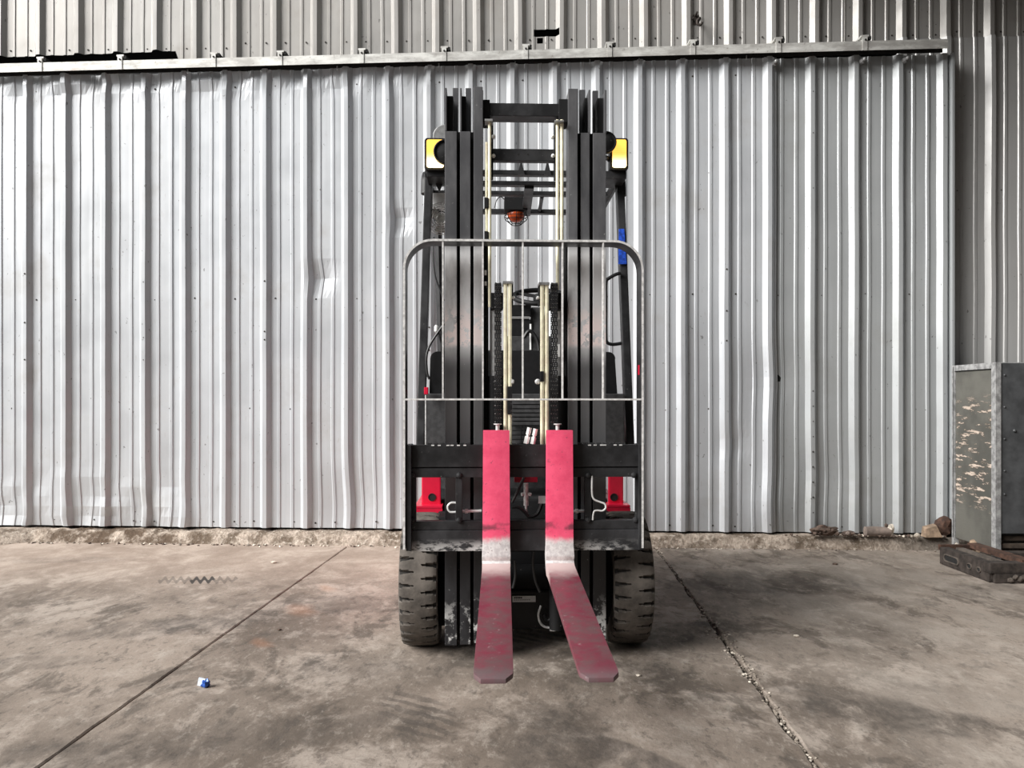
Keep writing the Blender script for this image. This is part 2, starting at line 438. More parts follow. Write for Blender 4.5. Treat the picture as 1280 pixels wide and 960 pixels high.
# grit that fills the wider joint
def rock(m, c, r, sub=1, mi=0, flat=.6, seed=0):
    bm = bmesh.new(); bmesh.ops.create_icosphere(bm, subdivisions=sub, radius=1)
    vs = []
    for v in bm.verts:
        k = 1+.45*noise.noise(v.co*1.7+Vector((seed*3.1, seed*1.7, seed)))
        vs.append((c[0]+v.co.x*r[0]*k, c[1]+v.co.y*r[1]*k, c[2]+v.co.z*r[2]*k))
    m.add(vs, [tuple(v.index for v in f.verts) for f in bm.faces], mi); bm.free()
g = MB()
for i in range(520):
    y = random.uniform(2.2, 5.7)
    wide = .010+.035*math.exp(-((y-3.62)/.42)**2)+.014*math.exp(-((y-3.05)/.25)**2)
    x = jr(y)+random.gauss(0, wide*.55)
    r = random.uniform(.003, .008)
    rock(g, (x, y, r*.15-(.008 if abs(x-jr(y)) < .012 else 0)), (r, r, r*.7), 1, random.choice((0, 0, 0, 0, 1)), seed=i)
g.build('joint_gravel', [M_GRIT, M_PALE], floor, kind='stuff')

# ------------------------------------------------------------------ wall, door, rail
K = .056                     # the wall runs slightly towards the camera on the cabinet side
YD, YWALL = 5.93, 6.06       # door plane and wall plane on the centre line
def on_wall(px, y0):         # x on plane Y = y0 - K x
    u = (px-CX)/F; return u*y0/(1+K*u)
def fit(pairs, y0):
    xs = [on_wall(p, y0) for _, p in pairs]; n = len(xs)
    mi = sum(i for i, _ in pairs)/n; mx = sum(xs)/n
    b = sum((i-mi)*(x-mx) for (i, _), x in zip(pairs, xs))/sum((i-mi)**2 for i, _ in pairs)
    return mx-b*mi, b
DA, DP = fit(list(zip(range(10), (39.3, 88, 137, 186, 236, 286, 336, 387, 438.6, 490)))+[(16, 853.7), (17, 907.5), (18, 961), (19, 1022), (20, 1079), (21, 1131.5), (22, 1186.5)], YD)
UA, UP = fit(list(zip(range(13), (5, 53, 103, 151.5, 200, 249.5, 299.5, 349, 400.5, 451, 501, 554, 604)))+[(13, 656), (14, 705), (15, 759), (16, 811.5), (17, 865), (18, 916), (19, 969), (20, 1024), (21, 1079), (22, 1131), (23, 1186), (24, 1240)], YWALL)
def zpx(px, py, y0):
    x = on_wall(px, y0); return H-(py-HY)/F*(y0-K*x)
def dent_none(x, z): return (0, 0)
def dent_door(x, z):
    dx = dy = 0.
    n1 = noise.noise((x*2.2, z*1.6, 1.3)); n2 = noise.noise((x*5, z*4.2, 8.3))
    dx += .0025*n1; dy += .0015*n2
    if x < -2.1:
        w = max(0, 1-(z-.1)/.6)**1.6*min(1, (-2.1-x)/.6)
        dx += w*.034*noise.noise((x*3.7, z*5.4, 4.4)); dy += w*.03*noise.noise((x*6.1, z*7.3, 6.4))
    if x < -.6 and z > 3.25:
        w = min(1, max(0, (z-3.36)/.1))
        dy += w*.03*noise.noise((x*6.1, z*7, 2.2)); dx += w*.018*noise.noise((x*4.1, z*6, 9.2))
    for cx, cz, r, a in ((-1.44, 1.98, .10, .025), (-1.2, .25, .25, .02), (1.9, .3, .18, -.02), (1.62, .75, .1, .015), (2.3, .5, .2, .02), (-.84, 2.4, .08, .02), (1.88, 1.2, .2, .02)):
        q = ((x-cx)**2+(z-cz)**2)/r**2
        if q < 6: dx += a*math.exp(-q)*.8; dy += a*math.exp(-q)
    return dx, dy
def sheet(name, parent, y0, rib0, ribs, pitch, xl, xr, zb, zt, mat, dent, rows, zextra=(), holes=(), xextra=()):
    """ribbed sheet between xl and xr; rib0/pitch give the shaded flank's middle"""
    pts = []
    for i in range(-30, 40):
        c = rib0+pitch*i-.0275
        for d, h in ((-.043, 0), (-.014, .034), (-.004, .034), (.004, .034), (.014, .034), (.043, 0), (.066, 0), (.088, 0), (.094, .006), (.110, .006), (.116, 0), (.15, 0), (.189, 0), (.195, .006), (.211, .006), (.217, 0), (.24, 0)):
            x = c+d
            if xl < x < xr: pts.append((x, h))
    def hh(x):
        for (a, ha), (b, hb) in zip(pts, pts[1:]):
            if a <= x <= b: return ha+(hb-ha)*(x-a)/max(1e-6, b-a)
        return 0.
    for x in (xl, xr)+tuple(xextra): pts.append((x, hh(x)))
    pts = sorted(set(pts))
    b0, b1 = (zb, zb) if not callable(zb) else (None, None)
    vs, fs = [], []
    ts = sorted(set([k/rows for k in range(rows+1)]))
    zs_cache = []
    zlist = list(zextra)
    nrow = rows+1+len(zlist)
    for x, h in pts:
        lo = zb(x) if callable(zb) else zb; hi = zt(x) if callable(zt) else zt
        zs = sorted([lo+(hi-lo)*t for t in ts]+zlist)
        for z in zs:
            dx, dy = dent(x, z)
            X = x+dx; vs.append((X, y0-K*X-h*(1 if True else 0)+dy, z))
    for i in range(len(pts)-1):
        for k in range(nrow-1):
            xm = (pts[i][0]+pts[i+1][0])/2
            a = i*nrow+k; zm = (vs[a][2]+vs[a+1][2]+vs[a+nrow][2]+vs[a+nrow+1][2])/4
            if any(hx0 < xm < hx1 and hz0 < zm < hz1 for hx0, hx1, hz0, hz1 in holes): continue
            fs.append((a, a+nrow, a+nrow+1, a+1))
    m = MB(); m.add(vs, fs)
    me = m.mesh(name, mat, fix=False); o = new_obj(name, me, parent)
    so = o.modifiers.new('thickness', 'SOLIDIFY'); so.thickness = .0012; so.offset = 1
    return o

ZTOP = 4.9
wb = MB()
wb.hexa([(-9, YWALL+.22+9*K, -.1), (6, YWALL+.22-6*K, -.1), (6, YWALL+.22-6*K, ZTOP), (-9, YWALL+.22+9*K, ZTOP),
         (-9, YWALL+.34+9*K, -.1), (6, YWALL+.34-6*K, -.1), (6, YWALL+.34-6*K, ZTOP), (-9, YWALL+.34+9*K, ZTOP)])
wall = wb.build('wall_back', M_DARK); wall['kind'] = 'structure'  # near-black backing stands in for the darkness behind the sheets
# upper sheets, three ribs each; the bottom edge is torn up over the far left
xtorn = on_wall(226, YWALL)
def up_bottom(x):
    if x < xtorn:
        p = (x-on_wall(0, YWALL))/(xtorn-on_wall(0, YWALL))
        base = zpx(0, 72, YWALL)+(zpx(226, 64, YWALL)-zpx(0, 72, YWALL))*p
        return base+.006*noise.noise((x*9, 0, 0))
    return zpx(640, 72, YWALL)
hx0, hx1 = on_wall(667, YWALL), on_wall(699, YWALL)
hz1, hz0 = zpx(680, 37, YWALL), zpx(680, 46, YWALL)
hx2, hx3 = on_wall(671, YWALL), on_wall(678.5, YWALL); hz3, hz2 = zpx(675, 47.5, YWALL), zpx(675, 54.5, YWALL)
xr_door = on_wall(1189, YD)
for j in range(-6, 9):
    i0 = j*3; xl = UA+UP*(i0-.42); xr = UA+UP*(i0+2.60)
    if xl > 5.2: continue
    hole = hx0 < xr and hx1 > xl
    def zb(x, t=xl): return up_bottom(x) if x < on_wall(1189, YWALL) else zpx(1240, 48, YWALL)-.02
    if xr > on_wall(1189, YWALL) and xl < on_wall(1189, YWALL):
        zbb = zpx(1240, 49, YWALL)
    else: zbb = zb
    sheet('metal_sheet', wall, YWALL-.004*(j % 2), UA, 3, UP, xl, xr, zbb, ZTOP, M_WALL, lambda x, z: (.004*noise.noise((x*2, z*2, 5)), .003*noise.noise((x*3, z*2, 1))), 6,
          (hz0, hz1, hz2, hz3) if hole else (), ((hx0, hx1, hz0, hz1), (hx2, hx3, hz2, hz3)) if hole else (), (hx0, hx1, hx2, hx3) if hole else ())
# lower sheets beside the door
for i0 in (21, 24, 27, 30):
    xl = UA+UP*(i0-.42+ (1.2 if i0 == 21 else 0)); xr = UA+UP*(i0+2.60)
    sheet('metal_sheet', wall, YWALL-.012, UA, 3, UP, xl, xr, .0, zpx(1240, 47, YWALL), M_WALL_LIFTED, lambda x, z: (.004*noise.noise((x*2, z*2, 5)), .003*noise.noise((x*3, z*2, 1))), 8)
# dark strip added so the gap under the torn edge reads black
lb = MB(); x0, x1 = on_wall(-60, YWALL), on_wall(232, YWALL)
lb.hexa([(x0, YWALL+.06-K*x0, 3.3), (x1, YWALL+.06-K*x1, 3.3), (x1, YWALL+.06-K*x1, 3.72), (x0, YWALL+.06-K*x0, 3.72),
         (x0, YWALL+.16-K*x0, 3.3), (x1, YWALL+.16-K*x1, 3.3), (x1, YWALL+.16-K*x1, 3.72), (x0, YWALL+.16-K*x0, 3.72)])
lb.build('gap_shade_strip', M_BLACK2, wall)
# rusty hook on the upper wall
hk = MB(); cx = on_wall(868, YWALL); yy = YWALL-K*cx; zc = zpx(870, 30, YWALL)
hk.tube(curve_pts([(cx+.02, yy+.02, zc+.0), (cx+.02, yy-.09, zc+.0), (cx+.0, yy-.10, zc-.02), (cx-.0, yy-.10, zc-.045), (cx+.02, yy-.10, zc-.055), (cx+.035, yy-.10, zc-.035)]), .009, 8)
hk.tube([(cx+.005, yy+.02, zc+.055), (cx+.005, yy-.07, zc+.055)], .008, 6); hk.tube([(cx-.018, yy+.02, zc+.025), (cx-.018, yy-.05, zc+.025)], .006, 6)
hk.box((cx-.015, yy-.002, zc-.01), (cx+.03, yy-.012, zc+.065))
hk.build('wall_hook', M_RUSTDK, wall, smooth=True)

# sliding door: an Empty with its sheets
def structure_empty(name, loc=(0, 0, 0)):
    o = bpy.data.objects.new(name, None); COL.objects.link(o); o.location = loc; o['kind'] = 'structure'; return o
door = structure_empty('door_1')
def door_top(x):
    a, b = on_wall(0, YD), on_wall(1185, YD)
    za, zb_ = zpx(0, 96.5, YD), zpx(1185, 67, YD)
    return za+(zb_-za)*(x-a)/(b-a)
xlap = DA+DP*18+.016
for j in range(-2, 9):
    i0 = j*3-2; xl = DA+DP*(i0-.42); xr = DA+DP*(i0+2.60)
    right = i0 >= 19
    if i0 == 19: xl = DA+DP*18-.02
    if right: xl += 0
    if xl > xr_door: continue
    if right: xr = min(xr, xr_door)
    if i0 < 19 and i0+3 >= 19: xr = xlap+.012
    sheet('metal_sheet', door, YD+(.022 if right else 0)-.003*(j % 2), DA, 3, DP, xl, xr, .105, door_top, M_SHEET_R if right else M_SHEET, dent_door, 46)
de = MB()      # folded edge of the door at its free end
x1 = xr_door; y1 = YD-K*x1
de.box((x1-.012, y1-.036, .12), (x1+.006, y1+.06, zpx(1185, 69, YD))); de.build('door_edge_trim', M_SHEET_R, door, bevel=.002)
df = MB()
xa, xb2 = on_wall(-80, YD), xr_door
for z in (.14, 1.2, 2.2):
    df.hexa([(xa, YD+.035-K*xa, z), (xb2, YD+.035-K*xb2, z), (xb2, YD+.035-K*xb2, z+.05), (xa, YD+.035-K*xa, z+.05),
             (xa, YD+.075-K*xa, z), (xb2, YD+.075-K*xb2, z), (xb2, YD+.075-K*xb2, z+.05), (xa, YD+.075-K*xa, z+.05)])
df.build('door_batten', M_DARK, door, kind='stuff')
# screws
def screws(parent, pts, r, mats):
    m = MB()
    for x, y, z in pts:
        m.lathe([(r*1.25, 0), (r*1.25, -.002), (r*.8, -.003), (r*.7, -.006)], (x, y, z), 'y', 8)
    return m.build('screw', mats, parent, kind='stuff', smooth=False)
M_SCREW = simple('screw_head', (.05, .045, .04), .6, .3)
ps = []
for i in range(-1, 24):
    c = DA+DP*i-.0275
    if c > xr_door: continue
    for z, d in ((1.83, .075), (1.0+.0*i, .19), (.15, .07), (.15, -.09)):
        if random.random() < (.95 if z > 1.5 else .55): ps.append((c+d, YD-K*(c+d)-(.0 if i < 18 else -.022)-.001, z+random.uniform(-.01, .01)))
    zt = door_top(c)-.12
    if random.random() < .7: ps.append((c+.075, YD-K*(c+.075)-(.0 if i < 18 else -.022), zt))
    if i in (0, 3, 6, 9, 10, 17):
        for z in (2.0, 1.42, 1.62): ps.append((c+.002, YD-K*c-.0345, z+random.uniform(-.1, .1)))
c = DA+DP*19-.0275
for k in range(9): ps.append((c+.004, YD-K*c-.012, .25+.11*k))
for z in (2.6, 3.0, 3.3): ps.append((c+.004, YD-K*c-.012, z))
screws(door, ps, .0055, M_SCREW)
ps = []
for i in range(0, 26):
    c = UA+UP*i-.0275
    for d in (.075, -.075):
        px = CX+F*(c+d)/(YWALL-K*(c+d))
        ps.append((c+d, YWALL-K*(c+d)-.004, zpx(px, 64-px*.012-(6 if px > 300 else 0) if px < 1187 else 40, YWALL)))
    if i >= 22:
        ps.append((c+.075, YWALL-K*c-.014, 2.6))
screws(wall, ps, .0055, M_SCREW)

# door rail: steel track with straps
rail = MB(); YR = YD-.10
def rz(px, py): return zpx(px, py, YR)
xa, xb = on_wall(-120, YR), on_wall(1185, YR)
def rail_z(x):
    a, b = on_wall(0, YR), on_wall(1185, YR); za, zb_ = rz(0, 79.5), rz(1185, 48.5)
    return za+(zb_-za)*(x-a)/(b-a)
RH = .066
def rpt(x, dy, dz): return (x, YR-K*x+dy, rail_z(x)+dz)
def railbox(m, x0, x1, dy0, dy1, dz0, dz1, mi=0):
    m.hexa([rpt(x0, dy0, dz0), rpt(x1, dy0, dz0), rpt(x1, dy0, dz1), rpt(x0, dy0, dz1), rpt(x0, dy1, dz0), rpt(x1, dy1, dz0), rpt(x1, dy1, dz1), rpt(x0, dy1, dz1)], mi)
railbox(rail, xa, xb, 0, .004, -RH, 0); railbox(rail, xa, xb, .004, .075, -.004, 0)
railbox(rail, xa, xb, .071, .075, -RH, -.004, 1); railbox(rail, xa, xb, .0045, .0705, -.03, -.0045, 1)  # dark back and fill stand in for shade inside the track
tr = rail.build('trim_1', [M_RAIL, M_DARK]); tr['kind'] = 'structure'
st = MB()
for px in (50, 150, 267, 350, 452, 555, 657, 762, 866, 973, 1081): pass
def strap_mesh(x):
    m = MB(); w = .017
    railbox(m, x-w, x+w, -.006, 0, -RH-.002, .03)
    railbox(m, x-w-.008, x+w+.012, -.004, .10, .03, .042)
    railbox(m, x-w*.6, x+w*.6, .02, .10, -.0, .03)
    railbox(m, x+w+.012, x+w+.028, .0, .10, .012, .036, 1)
    m.tube([rpt(x+.002, -.012, .006), rpt(x+.002, -.004, .006)], .007, 6, 1)
    return m
for px in (50, 150, 267, 350, 452, 555, 657, 762, 866, 973, 1081):
    strap_mesh(on_wall(px, YR)).build('rail_strap', [M_RAIL, M_DARK], tr)
ha = MB()      # hanger tabs of the door, seen just under the rail
for px in (232, 420, 548, 644, 738, 800, 935):
    x = on_wall(px, YR); railbox(ha, x-.004, x+.004, .035, .04, -RH-.03, -RH)
ha.build('hanger_tab', M_GREYSTEEL, tr, kind='stuff')
bo = MB()
for px in (966, 1075, 1128): 
    x = on_wall(px, YD); z = door_top(x)-.055
    bo.lathe([(.02, 0), (.02, -.02), (.012, -.022), (.012, -.05), (.006, -.055)], (x, YD-K*x-.03, z), 'y', 8)
bo.build('hanger_bolt', M_GREYSTEEL, door, kind='stuff')

# kerb at the foot of the wall
kb = MB(); vs = []; NX = 420; prof = [(-.16, 0, 0), (-.145, .0, .012), (-.12, .25, .02), (-.10, .6, .022), (-.07, .88, .02), (-.03, .97, .014), (.03, 1, .01), (.12, 1, .004), (.25, 1, .0)]
xk0, xk1 = -4.6, 4.4
for i in range(NX+1):
    x = xk0+(xk1-xk0)*i/NX
    rough = 1.0 if x < -.6 else .35
    left = min(1, max(0, (x-on_wall(-20, YD))/.75))
    for d, h, a in prof:
        q = noise.noise((x*11, d*40, 2.5)); q2 = noise.noise((x*34, d*90, 7.5))
        top = .092 if x > -.6 else .088+.010*noise.noise((x*3, 0, 9))
        left = min(1, max(0, (x-on_wall(-5, YD))/.35)); rough *= left
        stretch = 1+2.2*(1-left)
        z = h*top*(1 if x > -.6 else (1-.22*(1-h)*(1+q)))+a*rough*(q*.9+q2*.7)
        y = YD-K*x+d*(1 if x < -.6 else .72)*stretch+.012*rough*q2*(1 if d < .05 else 0)
        vs.append((x, y, max(z, -.01) if d > -.15 else -.012))
n = len(prof); fs = []
for i in range(NX):
    for k in range(n-1): fs.append((i*n+k, (i+1)*n+k, (i+1)*n+k+1, i*n+k+1))
kb.add(vs, fs)
kerb = kb.build('baseboard_back', M_KERB, smooth=True); kerb['kind'] = 'structure'
gr = MB()
for i in range(260):
    x = random.uniform(-3.6, 3.3); r = random.uniform(.004, .014 if x < -.5 else .008)
    y = YD-K*x-(.16 if x < -.6 else .115)-abs(random.gauss(0, .025))
    rock(gr, (x, y, r*.3), (r, r, r*.6), 1, random.choice((0, 1, 2)), seed=i)
gr.build('kerb_crumb', [M_PALE, M_GRIT, M_STONEDK], kerb, kind='stuff')

gl = MB()
for i in range(90):
    x = random.choice((random.uniform(2.4, 3.08), random.uniform(1.95, 3.08))); q = random.uniform(.004, .013)
    rock(gl, (x, YD-K*x-random.uniform(.055, .11), .094+q*.4), (q, q, q*.7), 1, random.choice((0, 1, 2, 2)), seed=i)
gl.build('kerb_litter', [M_PALE, M_GRIT, M_STONEDK], kerb, kind='stuff')

# unseen roof and walls added to block light from above, right and behind
def plain(name, a, b, mat):
    m = MB(); m.box(a, b); o = m.build(name, mat); o['kind'] = 'structure'; return o
plain('blocker_roof', (1.0, -6, ZTOP), (5.6, 6.6, ZTOP+.1), M_BLOCKER)
plain('blocker_wall_right', (5.2, -6, -.1), (5.35, 6.2, ZTOP), M_BLOCKER)
plain('blocker_wall_front', (-3., -6.1, -.1), (5.35, -6, ZTOP), M_BLOCKER)

# ------------------------------------------------------------------ forklift
YAW = math.radians(2.0); D0 = 3.1; X0 = (657.5-CX)/F*D0
CA, SA = math.cos(YAW), math.sin(YAW)
fl = bpy.data.objects.new('forklift', None); COL.objects.link(fl)
fl.location = (X0, D0, 0); fl.rotation_euler = (0, 0, YAW)
fl['label'] = 'black-masted counterbalance forklift with two red forks and lit amber signals'
fl['category'] = 'forklift'
def L(px, py, yl):           # local point at local depth yl
    u = (px-CX)/F
    xl = (u*(D0+CA*yl)-X0+SA*yl)/(CA-u*SA)
    Y = D0+SA*xl+CA*yl
    return Vector((xl, yl, H-(py-HY)/F*Y))
def lx(px, yl): return L(px, HY, yl).x
def lz(py, yl): return H-(py-HY)/F*(D0+yl)
def pb(m, x0, y0, x1, y1, yf, yb, mi=0):
    a = L(x0, y0, yf); b = L(x1, y1, yf); m.box((a.x, yf, lz(y0, yf)), (b.x, yb, lz(y1, yf)), mi)
def part(name, mat, rects, parent=fl, bevel=.003, label=None, kind=None, smooth=False):
    m = MB()
    for r in rects: pb(m, *r)
    return m.build(name, mat, parent, smooth=smooth, bevel=bevel, label=label, kind=kind)

# mast: outer, middle and inner rail on each side, nested channels
def rail_channel(name, web0, web1, f0, f1, r0, r1, ytop_f, ytop_r, ybot, yf, yb):
    """web, front flange and rear flange in pixel columns; tops in pixel rows"""
    z0 = max(lz(ybot, yf), .055); zf = lz(ytop_f, yf); zr = lz(ytop_r, yb); zw = lz(111, yf)
    m = MB()
    wa, wb_ = lx(web0, yf), lx(web1, yf); fa, fb_ = lx(f0, yf), lx(f1, yf); ra, rb = lx(r0, yb), lx(r1, yb)
    m.box((fa, yf, z0), (fb_, yf+.018, zf))
    m.box((wa, yf+.0185, z0), (wb_, yb-.0185, zw))
    m.box((min(ra, rb), yb-.018, z0), (max(ra, rb), yb, zr))
    if zw > zf+.01: m.box((wa, yf, zf+.001), (wb_, yf+.018, zw))
    o = m.build(name, M_MAST, fl, bevel=.002)
    return o
rail_channel('mast_rail', 556, 558.4, 556, 571, 566, 573, 165, 113, 806, .16, .29)
rail_channel('mast_rail', 575, 577, 575, 588, 582, 589, 165, 113, 805, .165, .28)
rail_channel('mast_rail', 602, 604, 592, 603.6, 592, 603, 109, 112, 803, .155, .275)
rail_channel('mast_rail', 755.8, 758.2, 741.5, 757.5, 740, 747, 165, 114, 800, .16, .29)
rail_channel('mast_rail', 735.8, 738, 726, 737, 723.5, 731, 165, 113, 802, .165, .28)
rail_channel('mast_rail', 710.6, 712.5, 710.6, 722, 710.6, 722, 110, 112, 803, .155, .275)
for a, b in ((571.3, 574.8), (588.2, 591.8), (722.2, 725.8), (737.2, 741.3)):
    part('shade_strip', M_BLACK2, [(a-1.5, 166, b+1.5, 800, .20, .262)], bevel=0)  # dark strips put in so the gaps between rails read as shade
for a, b in ((558.6, 566.5), (577.2, 582.5), (730.5, 735.6), (746.5, 755.6)):      # dark plates standing in for shade between the flanges
    part('shade_plate', M_BLACK2, [(a, 121, b, 400, .20, .262)], bevel=.004)
# mast cross members
part('mast_crossbar', M_BLACK, [(612, 129, 700, 145, .19, .27)])
part('crossbar_end_plate', M_BLACK2, [(604, 125, 612.3, 152, .185, .275)]); part('crossbar_end_plate', M_BLACK2, [(698.5, 123, 710, 152, .185, .275)])
part('mast_crossbar', M_BLACK, [(616, 186, 694, 201, .20, .235)])
part('crossbar_end_plate', M_BLACK2, [(612, 152, 616.5, 222, .205, .255)]); part('crossbar_end_plate', M_BLACK2, [(693.5, 152, 697.5, 222, .205, .255)])
for px, py in ((648, 193), (660, 193)):
    m = MB(); p = L(px, py, .199); m.lathe([(.004, 0), (.004, .003)], p, 'y', 8); m.build('bolt_hole', M_DARK, fl)
for px, py in ((617, 170), (617, 194), (691, 170), (691.5, 194)):
    m = MB(); p = L(px, py, .185); m.lathe([(.008, .02), (.008, .006), (.005, .005), (.005, -.006), (.002, -.008)], p, 'y', 10); m.build('mast_bolt', M_CHROME, fl)
part('mast_crossbar', M_BLACK2, [(606, 660, 712, 690, .2, .27)])

# hoses in the mast
def hose(pts, r, mat, name='hydraulic_hose', seg=8, parent=fl, label=None):
    m = MB(); m.tube(curve_pts(pts) if len(pts) > 2 else pts, r, seg); return m.build(name, mat, parent, smooth=True, label=label)
def vhose(px0, px1, y0, y1, yl, mat=M_HOSE):
    c = (px0+px1)/2; r = abs(lx(px1, yl)-lx(px0, yl))/2
    a = L(c, y0, yl); b = Vector((a.x, yl, lz(y1, yl)))
    return hose([a, b], r, mat, label='cream hydraulic hose' if mat is M_HOSE else None)
vhose(610.2, 614.2, 150, 384, .16); vhose(606.2, 609.6, 178, 300, .165)
vhose(694.8, 699, 150, 362, .16); vhose(700, 704.5, 150, 300, .16)
part('hose_bracket', M_GREYSTEEL, [(606, 149, 616, 151.5, .13, .185)], bevel=.001); part('hose_bracket', M_GREYSTEEL, [(693.5, 149.5, 705, 151.5, .13, .185)], bevel=.001)
for y0, y1 in ((247, 260), (289, 300)):
    part('hose_clamp', M_BLACK2, [(605.4, y0, 610.2, y1, .15, .18)])
vhose(604.5, 610.5, 300, 540, .20, M_BLACK2); vhose(704, 710, 300, 540, .20, M_BLACK2)
part('hose_clip', M_WHITE, [(605.6, 338, 608.2, 344, .17, .18)], bevel=0); part('hose_clip', M_WHITE, [(605.6, 352, 608.4, 357, .17, .18)], bevel=0)
vhose(629.4, 634.4, 354, 584, .09); vhose(634.9, 639.8, 354, 584, .09)
vhose(675.2, 680.3, 356, 584, .09); vhose(680.9, 686, 356, 584, .09)
part('hose_clamp', M_BLACK, [(634.5, 483, 640.3, 518, .075, .10)]); part('hose_clamp', M_BLACK, [(675.4, 464, 680, 477, .075, .10)])
def sheave(px, py, r, w, yl, mat, name):
    m = MB(); p = L(px, py, yl); m.lathe([(r*.86, -w), (r, -w*.8), (r*.9, 0), (r, w*.8), (r*.86, w)], p, 'x', 24); return m.build(name, mat, fl, smooth=True)
part('hose_guide', M_GREYSTEEL, [(628.6, 351.4, 641, 354.5, .075, .16)], bevel=.001); part('hose_guide', M_GREYSTEEL, [(673.6, 352.5, 687, 356, .075, .16)], bevel=.001)
part('hose_guide_arm', M_BLACK2, [(640, 352, 641.6, 382, .10, .15)]); part('hose_guide_arm', M_BLACK2, [(673.3, 353, 675, 382, .10, .15)])
for px in (641.8, 672.5): 
    m = MB(); p = L(px, 372, .1); m.lathe([(.007, .02), (.007, 0), (.003, -.006)], p, 'y', 8); m.build('mast_bolt', M_CHROME, fl)
for px, py in ((639.5, 477), (672.2, 477)):
    m = MB(); p = L(px, py, .09); m.lathe([(.011, .02), (.011, .0), (.006, -.006), (.003, -.006)], p, 'y', 12); m.build('mast_bolt', M_CHROME, fl)

# lift chains on their sheaves, free-lift cylinders
def chain(px, y0, y1, yl):
    m = MB(); c = L(px, y0, yl); z0, z1 = lz(y1, yl), lz(y0, yl)
    w = lx(px+3.6, yl)-lx(px-3.6, yl); n = int((z1-z0)/.016)
    for i in range(n):
        z = z0+(i+.5)*(z1-z0)/n; h = .0105
        offs = (-.5, -.1, .3) if i % 2 else (-.3, .1, .5)
        for q in offs: m.box((c.x+w*q-.0022, yl-.006, z-h), (c.x+w*q+.0022, yl+.006, z+h))
        m.tube([(c.x-w*.62, yl, z), (c.x+w*.62, yl, z)], .0028, 6, 1)
    return m.build('lift_chain', [M_BLACK, M_GREYSTEEL], fl, kind='stuff', label='dark leaf chain')
chain(622.5, 356, 530, .10); chain(692.7, 356, 530, .10)
sheave(622.5, 364, .036, .014, .137, M_BLACK, 'chain_sheave'); sheave(692.7, 364, .036, .014, .137, M_BLACK, 'chain_sheave')
part('cylinder_head', M_BLACK2, [(613.5, 366, 629, 386, .125, .2)]); part('cylinder_head', M_BLACK2, [(687, 366, 703, 386, .125, .2)])
for px in (619, 697):
    m = MB(); a = L(px, 384, .20); m.tube([a, (a.x, .20, lz(480, .2))], .022, 16); m.build('lift_piston_rod', M_GREYSTEEL, fl, smooth=True)
    m = MB(); m.tube([(a.x, .2, lz(470, .2)), (a.x, .2, .12)], .034, 16); m.build('lift_cylinder', M_BLACK2, fl, smooth=True)
for px in (622, 697):
    m = MB(); p = L(px, 529.5, .07); m.lathe([(.016, 0), (.016, -.004), (.008, -.005), (.008, -.032)], p, 'z', 12); m.build('chain_anchor', M_CHROME, fl, smooth=True)
part('hose_clip', M_WHITE, [(697, 389, 699.8, 399, .17, .18)], bevel=0); part('hose_clip', M_WHITE, [(697, 430, 700, 446, .17, .18)], bevel=0)
# load backrest: bent flat-bar frame with upright bars
br = MB(); YF = .012; YB2 = .115
xl_, xr_ = lx(503.6, YF), lx(804.6, YF); zt_ = lz(299.3, YF); zb_ = lz(686, YF); R = .115; t = .0085
def frame_path(off):
    r = R-off
    return [(xl_+off, zb_)]+arc(xl_+R, zt_-R, r, 180, 90, 10)+arc(xr_-R, zt_-R, r, 90, 0, 10)+[(xr_-off, zb_)]
po, pi = frame_path(0), frame_path(t); n = len(po)
vs = [(x, YF, z) for x, z in po]+[(x, YF, z) for x, z in pi]+[(x, YB2, z) for x, z in po]+[(x, YB2, z) for x, z in pi]
fs, mi = [], []
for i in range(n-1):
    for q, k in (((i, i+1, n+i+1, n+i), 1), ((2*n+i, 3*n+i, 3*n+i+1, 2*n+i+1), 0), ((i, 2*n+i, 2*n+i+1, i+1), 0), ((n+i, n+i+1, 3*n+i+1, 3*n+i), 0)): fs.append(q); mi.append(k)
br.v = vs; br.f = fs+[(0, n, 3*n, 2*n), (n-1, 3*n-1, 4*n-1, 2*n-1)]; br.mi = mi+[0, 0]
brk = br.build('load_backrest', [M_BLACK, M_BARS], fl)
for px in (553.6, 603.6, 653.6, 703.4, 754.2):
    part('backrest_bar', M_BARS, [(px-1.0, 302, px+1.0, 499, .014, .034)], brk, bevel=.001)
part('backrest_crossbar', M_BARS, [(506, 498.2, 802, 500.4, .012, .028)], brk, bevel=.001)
# carriage
car = part('carriage', M_BLACK, [(513, 556, 799, 583.5, .042, .075), (513, 585, 799, 596.5, .046, .085), (513, 583, 799, 586, .055, .08)], bevel=.002)
part('carriage_plate', M_WEAR, [(510, 662.5, 804.5, 688.5, .042, .078)], car, label='scraped lower carriage bar'); part('carriage_plate', M_BLACK, [(513, 651, 800, 662, .046, .085)], car)
part('carriage_side_plate', M_BLACK, [(507.5, 556, 514, 688, .020, .12)], car); part('carriage_side_plate', M_BLACK, [(799, 556, 805.5, 688, .020, .12)], car)
for x0, x1 in ((513.5, 520), (569.5, 578), (731, 739.5), (794.5, 801)):
    part('carriage_upright', M_BLACK, [(x0, 596, x1, 652, .05, .075)], car)
for px, py in ((516, 594), (574, 594), (516, 650.5), (574, 650.5), (735, 594), (792.5, 594), (735, 650), (794.5, 650)):
    m = MB(); p = L(px, py, .044); m.lathe([(.012, .01), (.012, 0), (.009, -.007), (.003, -.009)], p, 'y', 8); m.build('carriage_bolt', M_BLACK, car)
nt = MB()      # raised notch teeth on the top edge
for x in (537, 545, 553, 561, 569, 577, 585, 725, 733, 741, 749, 757, 765, 773):
    pb(nt, x-2.6, 553.8, x+2.6, 556.4, .044, .072)
nt.build('fork_notch', M_BLACK, car, kind='stuff')
ne = MB()
